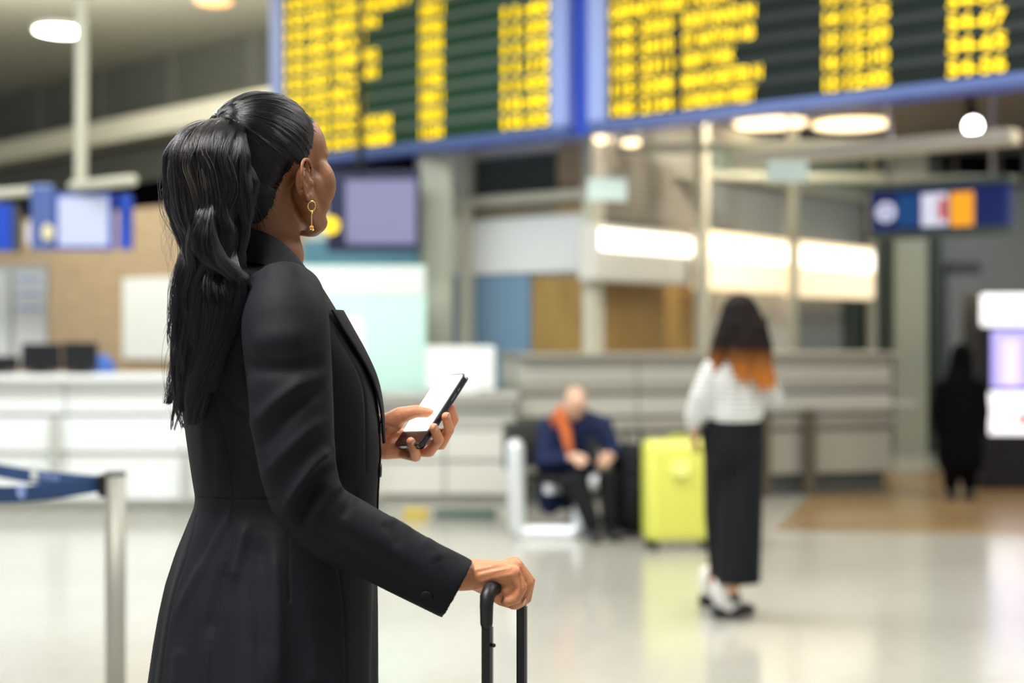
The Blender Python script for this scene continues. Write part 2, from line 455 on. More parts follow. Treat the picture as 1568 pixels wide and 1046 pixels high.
def pole(name, pl, px, wpx, m, z1, off=.1, z0=0, **k):
    a = pl.s_at(px, off); Y = pl.pt(a, 0, off).y; w_ = wpx/FP*Y
    return MB().box(pl.pt(a, (z0+z1)/2, off), (w_, w_*.8, z1-z0), pl.e, w_*.12).obj(name, m, **k)
pole('pillar', F2(12.9), 669, 50, M['column'], 5.5, kind='structure')
pole('pillar', wa, 715, 20, M['pole'], 3.6, kind='structure')
pole('pillar', wb, 906, 24, M['pole'], 3.6, .15, kind='structure')
pole('pillar', wb, 1075, 20, M['pole'], 3.6, .45, kind='structure')
pole('pillar', wb, 1215, 13, M['column'], 3.6, .45, kind='structure')
pole('pillar', wb, 1335, 14, M['pole'], 3.6, .1, kind='structure')
# far right: recess with grey doors and columns
fr = F2(17.3)
wf = fr.slab('wall_far', 1300, 1750, 100, 900, .2, M['shutter'], z0=0, z1=5.5, off=-.3, kind='structure')
fr.slab('column_strip', 1344, 1368, 300, 700, .4, M['green_dark'], wf, z0=0, z1=3.6)
fr.slab('column_strip', 1370, 1420, 340, 700, .5, M['column'], wf, z0=0, z1=3.6)
fr.slab('column_strip', 1422, 1442, 340, 700, .3, M['green_dark'], wf, z0=0, z1=3.6)
fr.slab('door_panel', 1450, 1502, 420, 700, .08, M['shutter'], wf, z0=0, off=-.08)
fr.slab('door_head', 1450, 1502, 402, 418, .1, M['darkgrey'], wf, off=-.08)
fr.slab('dark_opening', 1380, 1568, 236, 286, .06, M['black'], wf, off=-.06)
for x in (1405, 1462, 1530): fr.slab('opening_post', x-4, x+4, 236, 286, .1, M['brownpost'], wf, off=-.04)
# low soffit with warm downlights
def soffit():
    V = []
    for z in (3.62, 3.8):
        for p in ((wb.pt(-2.5, z, .1)), (wb.pt(9, z, .1)), (wb.pt(9, z, -4)), (wb.pt(-2.5, z, -4))): V.append(p)
    c = link('ceiling_low', mesh(V, [(0, 3, 2, 1), (4, 5, 6, 7), (0, 1, 5, 4), (1, 2, 6, 5), (2, 3, 7, 6), (3, 0, 4, 7)]), M['darkgrey'], kind='structure')
    return c
lowc = MB().box((4.6, 14.6, 3.72), (8.6, 5.0, .16)).obj('ceiling_low', mat('soffit_paint', (.16, .13, .10), .5), kind='structure')
Plane(*(W(1330, 0, 12).xy), A).slab('trim_2', 1120, 1550, 217, 238, .2, M['beam'], kind='structure', bev=.02)
MB().box((3.1, 13.9, 2.95), (3.9, .12, .08), (.97, .12), .02).obj('trim_4', M['column'], kind='structure')
MB().box((2.2, 12.9, 3.12), (2.6, .12, .07), (.97, -.15), .02).obj('trim_5', M['column'], kind='structure')

# flat floor patch coloured as the brown wood's reflection, before the far right counter
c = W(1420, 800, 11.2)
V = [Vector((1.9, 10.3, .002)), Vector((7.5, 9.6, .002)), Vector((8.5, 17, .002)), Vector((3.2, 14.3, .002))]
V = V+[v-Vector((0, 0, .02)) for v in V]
link('floor_reflection', mesh(V, [(0, 1, 2, 3), (7, 6, 5, 4), (0, 4, 5, 1), (1, 5, 6, 2), (2, 6, 7, 3), (3, 7, 4, 0)]), M['reflection_brown'], kind='structure')

# ------------------------------------------------------------------ departures boards
bp = Plane(.56, 11.5, A)
def board(name, x0, x1, label, cell, grey, cols, rows=10):
    s0 = bp.s_at(x0); s1 = bp.s_at(x1) if x1 < 1700 else bp.s_at(1568)+.8
    zb, zt = 3.04, 3.04+.1+rows*.153+.16
    mid = bp.pt((s0+s1)/2, zb, 0)
    t = empty(name, mid, label=label, cat='departures board', group='split-flap departures boards')
    MB().box(bp.pt((s0+s1)/2, (zb+zt)/2, -.12), (s1-s0-.04, .2, zt-zb-.02), A).obj('case', M['blue'], t)
    MB().box(bp.pt((s0+s1)/2, (zb+zt)/2, -.01), (s1-s0-.1, .02, zt-zb-.1), A).obj('back_panel', cell, t)
    fw = .17
    MB().box(bp.pt((s0+s1)/2, zb+.04, .01), (s1-s0, .1, .08), A, .012).obj('frame_rail', M['blueframe'], t)
    MB().box(bp.pt((s0+s1)/2, zt-.04, .01), (s1-s0, .1, .08), A, .012).obj('frame_rail', M['blueframe'], t)
    MB().box(bp.pt(s0+fw/2, (zb+zt)/2, .01), (fw, .1, zt-zb-.16), A, .012).obj('frame_stile', M['laven'], t)
    MB().box(bp.pt(s1-fw/2, (zb+zt)/2, .01), (fw, .1, zt-zb-.16), A, .012).obj('frame_stile', M['laven'], t)
    for r in range(rows):
        z = 3.2+r*.153
        MB().box(bp.pt((s0+s1)/2, z+.0765, .008), (s1-s0-2*fw, .02, .045), A).obj('row_divider', grey, t)
    for (cx0, cx1, rowtexts) in cols:
        for r, tx in enumerate(rowtexts):
            if not tx: continue
            a = bp.s_at(cx0); full = bp.s_at(cx1)-a; n = max(len(q) for q in rowtexts if q)
            wd_ = full*len(tx)/n
            text('row_text', tx, bp.pt(a, 3.2-.052+r*.153, .03), bp.yaw(), .104, wd_, M['yellow_text'], t)
    for s in (s0+.5, s1-.5):
        MB().tube([bp.pt(s, zt-.02, -.1), bp.pt(s, 5.5, -.1)], .03, 10).obj('hanger', M['black_metal'], t)
    return t
LB = board('departures_board', 420, 874, 'left departures board with yellow letters on green flaps above the woman in the black coat', M['cell_green'], M['flap_grey'], [
    (436, 500, ['10:05', '10:10', '10:15', '10:25', '10:30', '10:35', '10:40', '10:45', '10:50', '10:55']),
    (512, 632, ['ROVANIEMI', 'STOCKHOLM', 'PARIS', 'MALTA', 'TALLINN', 'HAMBURG', 'MILAN', 'BERLIN ', 'COPENHAGEN V', 'RIGA']),
    (645, 720, ['11234', '10523', '10811', '11902', '10332', '12034', '10765', '10911', '11240 ESTIM', '10001']),
    (767, 838, ['10:35', '10:40', '11:05', '11:15', '11:30', '11:35', '11:40', '', '', '12:10'])])
MB().box(bp.pt((bp.s_at(876)+bp.s_at(904))/2, 4.0, -.1), (bp.s_at(904)-bp.s_at(876)-.01, .12, 1.9), A).obj('joining_panel', M['blue'], LB)
board('departures_board', 906, 1900, 'right departures board with yellow letters on black flaps and a gate column', M['cell_dark'], M['flap_grey2'], [
    (936, 970, ['105', '115', '120', '130', '140', '', '150', '155', '160', '']),
    (984, 1033, ['2134', '2208', '2311', '2410', '2503', '', '2604', '2705', '2806', '']),
    (1048, 1168, ['LONDON WEST', 'MANCHESTER N', 'NEW YORK', 'ST ANTON AB', 'KRISTIANSUN', '', 'WIEN', 'ROMA', 'PRAHA', '']),
    (938, 1130, ['', '', '', '', '', 'DEPARTURES TODAY', '', '', '', '']),
    (1260, 1282, ['15', '16', '15', '14', '13', '12', '15', '16', '17', '']),
    (1292, 1358, ['12:05', '12:10', '12:20', '12:25', '12:35', '12:40', '12:45', '12:50', '', '']),
    (1453, 1542, ['54-56', '54-65', '54-67', '54-57', '54-55', '54-53', '54-52', '54-51', '', ''])])
# ------------------------------------------------------------------ lamps and hanging things
def ceiling_lamp(px, py, Y, r, m, label, z=5.5):
    c = W(px, py, Y); c.z = z
    t = empty('ceiling_lamp', c, label=label, cat='ceiling lamp', group='round ceiling lamps')
    MB().tube([c-Vector((0, 0, .05)), c], r*1.08, 24, False).obj('housing', M['offwhite'], t)
    MB().ell(c-Vector((0, 0, .05)), (r, r, .04)).obj('diffuser', m, t, True)
ceiling_lamp(93, 43, 18.9, .33, M['lamp'], 'round white glowing lamp in the ceiling beside the tall pole')
ceiling_lamp(328, -9, 17.2, .22, M['lamp_orange'], 'small orange glowing ceiling lamp at the top edge')
for (x, y, Y, r, lab) in ((1180, 190, 14.6, .40, 'wide warm downlight under the low ceiling, left of its pair'),
                          (1303, 192, 14.7, .42, 'wide warm downlight under the low ceiling, right of its pair'),
                          (920, 214, 12.4, .10, 'small warm downlight at the corner post, left of its pair'),
                          (966, 219, 12.8, .09, 'small warm downlight beside the corner post, right of its pair')):
    c = W(x, y, Y)
    t = empty('downlight', c, label=lab, cat='downlight', group='warm downlights below the boards')
    MB().tube([c+Vector((0, 0, .02)), c+Vector((0, 0, max(.1, 3.64-c.z)))], r, 20, False).obj('housing', M['offwhite'], t)
    MB().ell(c, (r*.93, r*.93, .03)).obj('diffuser', M['lamp_warm'], t, True)
c = W(1490, 193, 13.0)
t = empty('spotlight', c, label='small bright white spotlight above the blue wayfinding sign', cat='spotlight')
MB().ell(c, .075).obj('bulb', M['lamp'], t, True)
MB().tube([c+Vector((0, .03, .02)), c+Vector((0, .1, .3))], [.06, .03], 12).obj('housing', M['black_metal'], t)

# hanging check-in monitors at left
def hang_screen(name, x0, x1, y0, y1, Y, m, label, bar=None, group='hanging screens over the check-in desks', e=(1, 0), ztop=5.5, polex=None, side=True):
    p = Plane(*(W((x0+x1)/2, 0, Y).xy), e)
    a, b, za, zb = p.span(x0, x1, y0, y1)
    t = empty(name, p.pt((a+b)/2, za), label=label, cat='screen', group=group)
    MB().box(p.pt((a+b)/2, (za+zb)/2, -.04), (b-a, .08, zb-za), e, .01).obj('housing', M['navyframe'] if name == 'hanging_screen' and x0 > 400 else M['blue'], t)
    MB().box(p.pt((a+b)/2, (za+zb)/2, .005), (b-a-.06, .01, zb-za-.06), e).obj('display', m, t)
    return t, p, a, b, za, zb
t, p, a, b, za, zb = hang_screen('hanging_screen', 84, 172, 296, 382, 12, M['mon_white'], 'pale lit screen hanging on the pole below the round ceiling lamp')
MB().box(p.pt(a-.10, (za+zb)/2+.03, -.0), (.19, .1, .55), (1, 0), .02).obj('side_panel', M['blueframe'], t)
MB().ell(W(73, 356, 11.93), (.05, .01, .07)).obj('emblem', mat('pale_yellow', (.75, .68, .4), .6), t)
MB().box(p.pt(b+.09, (za+zb)/2, -.1), (.1, .1, .46), (1, 0), .01).obj('side_panel', M['blue'], t)
MB().tube([W(112, 286, 12), W(203, 276, 11.6)], .045, 12).obj('support_bar', M['pole'], t, True)
c = W(124, 280, 12)
MB().tube([c, Vector((c.x+.02, c.y, 5.5))], .055, 14).obj('pole', M['pole'], t, True)
t, p, a, b, za, zb = hang_screen('hanging_screen', -60, 16, 312, 384, 12, M['blue'], 'dark blue screen cut by the left edge of the photo, over the check-in desks')
MB().tube([W(-90, 303, 12), W(44, 293, 12.0)], .04, 12).obj('support_bar', M['pole'], t, True)
MB().tube([W(-20, 298, 12), W(-20, -400, 12)], .04, 12).obj('pole', M['pole'], t, True)
MB().box(W(26, 350, 12.1), (.06, .08, .4)).obj('side_panel', M['darkgrey'], t)
MB().ell(W(48, 358, 12.0), (.05, .02, .12)).obj('emblem', M['pink'], t)
t, p, a, b, za, zb = hang_screen('hanging_screen', 500, 642, 262, 385, 12.4, M['mon_lav'], 'lavender lit screen hanging behind the face of the woman in the black coat', e=(.97, -.1))
for ch in [o for o in COL.objects if o.parent == t and o.name.startswith('display')]: bpy.data.objects.remove(ch)
a2, b2, z2, z3 = p.span(530, 637, 276, 374)
MB().box(p.pt((a2+b2)/2, (z2+z3)/2, .01), (b2-a2, .012, z3-z2), p.e).obj('display', M['mon_lav'], t)
MB().tube([W(506, 345, 12.2), W(506, 345, 12.24)], .075, 20, False).obj('emblem', M['yellow_sign'], t)
MB().tube([p.pt(a+.3, zb), p.pt(a+.3, 5.5)], .03, 10).obj('pole', M['black_metal'], t)

# wayfinding sign
sp = Plane(*(W(1440, 0, 11.8).xy), A)
a, b, za, zb = sp.span(1336, 1548, 288, 352)
t = empty('wayfinding_sign', sp.pt((a+b)/2, za), label='blue hanging wayfinding sign with round arrow and orange pictogram', cat='sign')
MB().box(sp.pt((a+b)/2, (za+zb)/2, 0), (b-a, .12, zb-za), sp.e, .02).obj('sign_box', M['signblue'], t)
sp.slab('sign_field', 1374, 1406, 298, 346, .01, M['signblue2'], t, off=.06)
MB().box(sp.pt((a+b)/2, zb+.03, 0), (b-a+.05, .16, .06), sp.e, .01).obj('frame_rail', M['flap_grey'], t)
MB().box(sp.pt((a+b)/2, za-.03, 0), (b-a+.05, .16, .06), sp.e, .01).obj('frame_rail', M['flap_grey'], t)
def disc(p0, r, pl, th=.01):
    n = Vector((pl.nrm.x, pl.nrm.y, 0)); return MB().tube([p0, p0+n*th], r, 24, False)
disc(sp.at(1357, 325, .062), .085, sp).obj('arrow_disc', M['iconwhite'], t)
c = sp.at(1357, 325, .08)
MB().box(c-Vector((0, 0, .02)), (.02, .006, .09), sp.e).add([c+Vector((-.035, 0, .01)), c+Vector((.035, -.02, .01)), c+Vector((0, -.01, .055))], [(0, 1, 2)]).obj('arrow', M['blue'], t)
sp.slab('pictogram', 1411, 1450, 296, 346, .012, M['iconwhite'], t, off=.06)
sp.slab('pictogram_figure', 1437, 1448, 304, 336, .012, M['red'], t, off=.075)
sp.slab('pictogram', 1455, 1490, 294, 346, .012, M['orange'], t, off=.06)
for s in (a+.15, b-.15): MB().tube([sp.pt(s, zb), sp.pt(s, 5.5)], .02, 8).obj('hanger', M['grey_metal'], t)

# lit sign boxes over the shutters
for x0, x1, y0, y1, lab in ((912, 1064, 349, 434, 'cream box sign, dimmest, nearest the corner post'),
                            (1084, 1208, 360, 446, 'glowing cream box sign above the head of the woman in stripes'),
                            (1223, 1340, 374, 456, 'glowing cream box sign, furthest right of the row')):
    a, b, za, zb = wb.span(x0, x1, y0, y1, .34)
    t = empty('lit_sign', wb.pt((a+b)/2, za, .2), label=lab, cat='lit sign', group='lit signs over the shutters')
    dim = x0 < 1000
    MB().box(wb.pt((a+b)/2, (za+zb)/2, .24), (b-a, .2, zb-za), wb.e, .04).obj('light_box', M['offwhite'] if dim else M['lit'], t)
    MB().box(wb.pt((a+b)/2, za+(zb-za)*.72, .345), (b-a-.12, .03, (zb-za)*.36), wb.e, .012).obj('lamp_strip', M['lit_hot'], t)
# faint pale exit signs
for px, py, wpx, hpx, lab in ((930, 290, 60, 34, 'small pale green exit sign hanging beside the corner post'), (1206, 262, 62, 32, 'small pale green sign hanging below the warm downlights')):
    p = F2(12.0); t = p.slab('exit_sign', px-wpx/2, px+wpx/2, py-hpx/2, py+hpx/2, .06, mat('pale_green', (.55, .68, .62), .4, emit=.25), label=lab, cat='sign', bev=.01)
    q0 = p.at(px, py-hpx/2+1, .03); MB().tube([q0, Vector((q0.x, q0.y, 5.5))], .012, 8).obj('hanger', M['pole'], t)

# ------------------------------------------------------------------ counters
def counter(pl, x0, x1, bands, label, divs, zt, depth, top_m, group=None, plinth=.12):
    s0, s1 = pl.s_at(x0), pl.s_at(x1); mid = (s0+s1)/2; L = s1-s0
    t = empty('check_in_counter', pl.pt(mid, 0, 0), label=label, cat='counter', group=group)
    MB().box(pl.pt(mid, plinth/2, -depth/2-.06), (L-.1, depth, plinth), pl.e).obj('plinth', M['greypan'] if plinth < .15 else M['darkgrey'], t)
    MB().box(pl.pt(mid, zt-.02, -depth/2+.04), (L+.04, depth+.1, .04), pl.e, .008).obj('worktop', top_m, t)
    n = len(divs)-1
    for (za, zb, off, m) in bands:
        for i in range(n):
            a, b = s0+L*divs[i], s0+L*divs[i+1]
            MB().box(pl.pt((a+b)/2, (za+zb)/2, -depth/2+off), (b-a-.012, depth, zb-za-.012), pl.e, .006).obj('panel', m, t)
    MB().box(pl.pt(mid, (plinth+zt)/2, -depth/2-.02), (L-.02, depth-.06, zt-plinth-.04), pl.e).obj('carcass', M['shutter'], t)
    return t
lc = Plane(*(W(300, 0, 11.1).xy), (1, .0))
ctr = counter(lc, -60, 556, ((.12, .50, 0, M['white']), (.50, .78, .03, M['white']), (.80, .98, .0, M['white']), (.98, 1.06, .04, M['paper'])),
        'long white check-in counter with stacked horizontal bands behind the belt barrier', (0, .26, .55, .8, 1), 1.10, .7, M['white'])
for px, y0, y1 in ((82, 640, 722), (283, 700, 770)):
    lc.slab('post', px-5, px+5, y0, y1, .06, M['greypan'], ctr, off=.035)
mc = Plane(*(W(700, 0, 11.3).xy), (1, .0))
counter(mc, 572, 790, ((.14, .42, 0, M['offwhite']), (.42, .66, .02, M['offwhite']), (.66, .80, 0, M['greypan']), (.82, .93, .02, M['offwhite'])),
        'pale grey low counter between the mint poster and the seated man', (0, .5, 1), .95, .6, M['greypan'])
rc = Plane(*(W(800, 0, 11.9).xy), (1, .28))
ctr = counter(rc, 795, 1366, ((.18, .58, 0, M['steelpan']), (.60, .70, .04, M['steelpan']), (.72, .90, 0, M['greypan']), (.92, 1.0, .03, M['steelpan']), (1.0, 1.22, 0, M['greypan'])),
        'long grey steel counter behind the woman in the striped shirt', (0, .3, .62, 1), 1.26, .6, M['steelpan'], plinth=.18)
for px in (1172, 1242):
    rc.slab('post', px-8, px+8, 628, 740, .07, M['brownpost'], ctr, off=.05, z0=0)
a, b, za, zb = rc.span(1170, 1390, 650, 660)
MB().box(rc.pt((a+b)/2, .80, .12), (b-a, .03, .04), rc.e, .01).obj('rail', M['greypan'], ctr)
MB().box(W(637, 792, 10.95), (.19, .2, .13), (1, 0), .02).obj('floor_box', M['ochre'], label='small ochre box on the floor below the pale low counter', cat='box')
MB().box(W(713, 795, 11.0), (.48, .2, .15), (1, 0), .03).obj('floor_duct', M['flap_grey'], label='low grey duct on the floor beside the ochre box', cat='duct')

# things behind and on the left counter
pst = wa.slab('poster', 188, 264, 425, 550, .03, M['paper'], label='plain white poster on the tan wall left of the ponytail', cat='poster', off=.01)
t = empty('notice_rack', W(34, 560, 13), label='rack of white printed notices behind the counter at the left edge', cat='rack')
for i, (x0, x1) in enumerate(((-30, 14), (22, 70))):
    F2(13).slab('notice', x0, x1, 414, 546, .02, M['paper'], t)
F2(13).slab('rack_back', -34, 74, 404, 560, .03, M['darkgrey'] if False else M['greypan'], t, off=-.04)
for k in range(5):
    F2(13).slab('print_line', 27, 62, 426+k*22, 431+k*22, .004, M['laven'] if k < 3 else M['pink'], t, off=.021)
for x0, x1, y0, lab in ((-30, 26, 545, 'black monitor back at the left edge of the long white counter'), (32, 92, 526, 'black monitor back, taller one in the middle of the three on the white counter'), (95, 148, 524, 'black monitor back beside the blue chair')):
    p = F2(11.5); t = empty('computer_monitor', p.at((x0+x1)/2, 575), label=lab, cat='monitor', group='black monitors on the white counter')
    p.slab('housing', x0, x1, y0, 568, .05, M['black_plastic'], t, bev=.015)
    p.slab('stand', (x0+x1)/2-8, (x0+x1)/2+8, 560, 576, .04, M['black_plastic'], t, off=-.06, z0=1.10)
    a, b, za, zb = p.span((x0+x1)/2-18, (x0+x1)/2+18, 570, 576)
    MB().box(p.pt((a+b)/2, 1.107, -.05), (b-a, .16, .014)).obj('foot', M['black_plastic'], t)
# blue chair back
c = W(156, 572, 12.3)
t = empty('office_chair', (c.x, c.y, 0), label='blue office chair whose backrest shows above the white counter', cat='chair')
MB().ell((c.x, c.y, 1.08), (.125, .05, .17)).obj('backrest', M['bluechair'], t, True)
MB().box((c.x, c.y+.0, .62), (.05, .03, .62)).obj('back_stem', M['black_plastic'], t)
MB().box((c.x, c.y+.25, .5), (.48, .46, .08), (1, 0), .03).obj('seat', M['bluechair'], t)
MB().tube([(c.x, c.y+.25, .08), (c.x, c.y+.25, .47)], .03, 10).obj('gas_column', M['black_metal'], t)
for k in range(5):
    an = k*1.2566; MB().tube([(c.x, c.y+.25, .1), (c.x+.26*math.cos(an), c.y+.25+.26*math.sin(an), .05)], [.025, .03], 8).obj('leg', M['black_plastic'], t)
# mint display board and white box on the counter
t = empty('display_board', W(560, 600, 11.9), label='large mint green and white display board behind the woman in the black coat', cat='display board')
p = F2(12.15)
p.slab('board', 455, 652, 406, 604, .05, M['mint'], t, bev=.01, off=-.05)
p.slab('header_strip', 458, 650, 409, 452, .01, M['paper'], t)
p.slab('printed_patch', 500, 556, 486, 545, .006, M['pink'], t)
p.slab('leg', 480, 490, 600, 780, .04, M['grey_metal'], t, off=-.05, z0=0)
p.slab('leg', 620, 630, 600, 780, .04, M['grey_metal'], t, off=-.05, z0=0)
p = F2(11.5)
t = empty('computer_monitor', p.at(704, 602), label='white backed monitor on the pale low counter beside the phone', cat='monitor')
p.slab('housing', 652, 758, 530, 598, .06, M['white'], t, bev=.02)
p.slab('stand', 696, 712, 560, 602, .05, M['white'], t, off=-.08, z0=.95)
a, b, za, zb = p.span(680, 730, 590, 600)
MB().box(p.pt((a+b)/2, .958, -.02), (b-a, .18, .016)).obj('foot', M['white'], t)

# vending machine at right edge
p = F2(13.0)
t = empty('vending_machine', p.at(1570, 740), label='black vending machine with glowing white header and purple screen at the right edge', cat='vending machine')
p.slab('cabinet', 1500, 1665, 446, 745, .5, M['black_plastic'], t, off=-.5, z0=0, bev=.02)
p.slab('header_light', 1503, 1660, 450, 500, .06, M['panel_lit'], t, bev=.03)
p.slab('display', 1519, 1640, 506, 594, .02, M['mon_lav2'], t)
p.slab('display_figure', 1536, 1560, 522, 590, .01, mat('screen_pink', (.8, .7, .95), .5, emit=.75, ecol=(.75, .6, .95)), t, off=.021, bev=.004)
p.slab('lower_panel', 1515, 1640, 600, 666, .02, M['panel_lit'], t, bev=.03)
p.slab('red_button', 1562, 1575, 634, 650, .02, M['red'], t, off=.02)

# ------------------------------------------------------------------ belt barrier
pc = W(177, 722, 4.7)
t = empty('stanchion', (pc.x, pc.y, 0), label='brushed metal belt barrier post with black head', cat='barrier post')
PT = pc.z
MB().tube([(pc.x, pc.y, .02), (pc.x, pc.y, PT-.008)], .033, 32, False).obj('post', M['steel'], t, True)
MB().tube([(pc.x, pc.y, PT-.012), (pc.x, pc.y, PT)], .0345, 32, False).obj('cap', M['darkgrey'], t, True)
MB().tube([(pc.x, pc.y, 0), (pc.x, pc.y, .015), (pc.x, pc.y, .03)], [.17, .17, .12], 40, False).obj('base_plate', M['steel'], t, True)
MB().box((pc.x-.038, pc.y-.008, PT-.045), (.03, .045, .075), (1, 0), .008).obj('belt_socket', M['black_plastic'], t)
def belt(p0, p1, h, m, label):
    e = (p1-p0); L = e.length; N = 14; V = []; F = []
    side = Vector((-e.y, e.x, 0)).normalized()*.0012
    for i in range(N+1):
        q = p0.lerp(p1, i/N); q = q-Vector((0, 0, .012*math.sin(math.pi*i/N)))
        for s in (-1, 1):
            for zz in (-1, 1): V.append(q+side*s+Vector((0, 0, h/2*zz)))
    for i in range(N):
        a = i*4; b = a+4
        F += [(a, a+1, b+1, b), (a+3, a+2, b+2, b+3), (a+1, a+3, b+3, b+1), (a+2, a, b, b+2)]
    F += [(0, 2, 3, 1), (N*4+1, N*4+3, N*4+2, N*4)]
    return link('barrier_belt', mesh(V, F), m, label=label, cat='belt', group='blue barrier belts')
b1 = belt(W(150, 742, 4.68), W(-60, 758, 4.05), .05, M['belt_a'], 'dark blue barrier belt with white emblem, the lower of the two')
b2 = belt(W(152, 740, 4.72), W(-60, 708, 5.4), .05, M['belt_b'], 'paler blue barrier belt running behind, the upper of the two')
pl = Plane(*(W(-60, 0, 4.05).xy), (W(150, 0, 4.68)-W(-60, 0, 4.05)).xy)
c = pl.at(33, 753, .004); n = Vector((pl.nrm.x, pl.nrm.y, 0))
mb = MB(); e3 = Vector((pl.e.x, pl.e.y, 0)); up = Vector((0, 0, 1))
mb.tube([c+(e3*math.cos(k*.35)+up*math.sin(k*.35))*.017 for k in range(17)], .0035, 6)
mb.tube([c-e3*.01-up*.012, c+e3*.01+up*.012], .003, 6)
mb.obj('emblem', M['laven'], b1)
for k in range(9):
    q = pl.at(58+k*8, 751-k*.55, .003)
    MB().box(q, (.012 if k % 3 else .008, .001, .012), pl.e).obj('letter', M['belt_b'], b1)
pl = Plane(*(W(-60, 0, 5.4).xy), (W(152, 0, 4.72)-W(-60, 0, 5.4)).xy)
pl.slab('emblem', 47, 57, 713, 735, .001, M['paper'], b2, off=.003)
for k in range(5): pl.slab('letter', 62+k*6, 65+k*6, 724+k, 732+k, .001, M['laven'], b2, off=.003)

# ------------------------------------------------------------------ suitcases
def suitcase(name, base, ex, w_, d_, h_, m, m2, label, handle_h=0., logo=None):
    t = empty(name, base, label=label, cat='suitcase')
    e = Vector((ex[0], ex[1], 0)).normalized(); sd = Vector((-e.y, e.x, 0)); z0 = .06
    mb = MB().box(base+Vector((0, 0, z0+h_/2)), (w_, d_, h_), ex, .05); mb.obj('shell', m, t, True)
    for k in range(5):
        for s in (-1, 1):
            MB().box(base+e*((k-2)*w_*.17)+sd*s*(d_/2)+Vector((0, 0, z0+h_/2)), (.018, .010, h_*.82), ex, .004).obj('rib', m, t)
    MB().box(base+Vector((0, 0, z0+h_/2)), (w_+.004, .014, h_+.004), ex, .005).obj('zip_band', m2, t)
    MB().tube([base+e*.07*s+Vector((0, 0, z0+h_+q)) for s, q in ((-1, 0), (-.8, .03), (.8, .03), (1, 0))], .008, 8).obj('carry_handle', m2, t, True)
    for i in (-1, 1):
        for j in (-1, 1):
            c = base+e*i*(w_/2-.05)+sd*j*(d_/2-.045)
            MB().tube([c+sd*.01+Vector((0, 0, .027)), c-sd*.01+Vector((0, 0, .027))], .027, 16, False).obj('wheel', M['black_plastic'], t)
            MB().box(c+Vector((0, 0, .05)), (.03, .03, .03), ex).obj('wheel_housing', M['black_plastic'], t)
    return t, e, sd, z0+h_
base = W(1040, 838, 9.45); base.z = 0
t, e, sd, zt = suitcase('suitcase', base, (.98, .12), .47, .28, .66, M['yellowcase'], M['yellowcase2'], 'bright lime yellow hard shell suitcase beside the woman in the striped shirt')
MB().tube([W(1043, 716, 9.27), W(1043, 716, 9.30)], .06, 20, False).obj('badge', mat('lime_badge', (.85, .88, .25), .3), t)
# foreground suitcase under the hand
hn = W(745, 905, 1.965); hf = W(798, 916, 2.115)
mid = (hn+hf)/2; base = Vector((mid.x, mid.y, 0))
t, e, sd, zt = suitcase('suitcase', base, (hf-hn).xy, .38, .23, .52, M['black_plastic'], M['darkgrey'], 'black travel suitcase whose tall pull handle is gripped by the woman in the black coat')
for s, q in (('near', hn), ('far', Vector((hf.x, hf.y, hn.z)))):
    MB().box(Vector((q.x, q.y, (zt+q.z-.03)/2)), (.011, .013, q.z-.03-zt+.02), e.xy, .003).obj('telescopic_rod', M['black_metal'], t)
    MB().box(Vector((q.x, q.y, (zt+q.z-.05)/2))+e*(.0045 if s == 'near' else .0045)+Vector((.0035, 0, 0)), (.0045, .009, q.z-.05-zt), e.xy, .001).obj('rod_inlay', M['grey_metal'], t)
up = Vector((0, 0, 1)); hfl = Vector((hf.x, hf.y, hn.z))
GZ = W(760, 916, 1.99).z
path = [hn-up*.045, hn-up*.02, hn+e*.003-up*.009, hn+e*.014-up*.002, (hn+hfl)/2, hfl-e*.014-up*.002, hfl-e*.003-up*.009, hfl-up*.02, hfl-up*.045]
MB().tube(path, [.0088, .0095, .0105, .011, .0115, .011, .0105, .0095, .0088], 16).obj('grip', M['black_plastic'], t, True)
MB().tube([hn+Vector((.010, 0, -.075)), hn+Vector((.010, -.002, -.075))], .003, 8).obj('rod_button', M['black_metal'], t)

# ------------------------------------------------------------------ bench and bag
br = Vector((.62, .78, 0)).normalized()
def loop_frame(px0, px1, py0, py1, Y, shift):
    P = [(px0+14, py0+6), (px0+16, py1-20), (px0+26, py1-10), (px1-30, py1-10), (px1-16, py1-22), (px1-12, py0+72), (px1, py0+60), (px1+14, py0+58)]
    mb = MB()
    pts = [W(x, y, Y)+shift for x, y in P]
    mb.tube(pts, .062, 10); return mb
t = empty('bench', W(850, 822, 10.2), label='silver framed waiting bench under the seated man', cat='bench')
loop_frame(775, 905, 680, 828, 9.95, Vector((0, 0, 0))).obj('end_frame', M['silverframe'], t, True)
loop_frame(775, 905, 680, 828, 9.95, br*.85+Vector((-.12, 0, 0))).obj('end_frame', M['silverframe'], t, True)
c = W(845, 745, 9.95)
MB().box(Vector((c.x, c.y, .415))+br*.45, (1.0, .46, .05), br.xy, .02).obj('seat', M['black_plastic'], t)
MB().box(Vector((c.x, c.y, .62))+br*.45+Vector((-.30, .24, 0)), (1.0, .05, .34), br.xy, .02).obj('backrest', M['darkgrey'], t)
MB().box(Vector((c.x, c.y, .34))+br*.45, (1.0, .06, .06), br.xy).obj('beam', M['silverframe'], t)

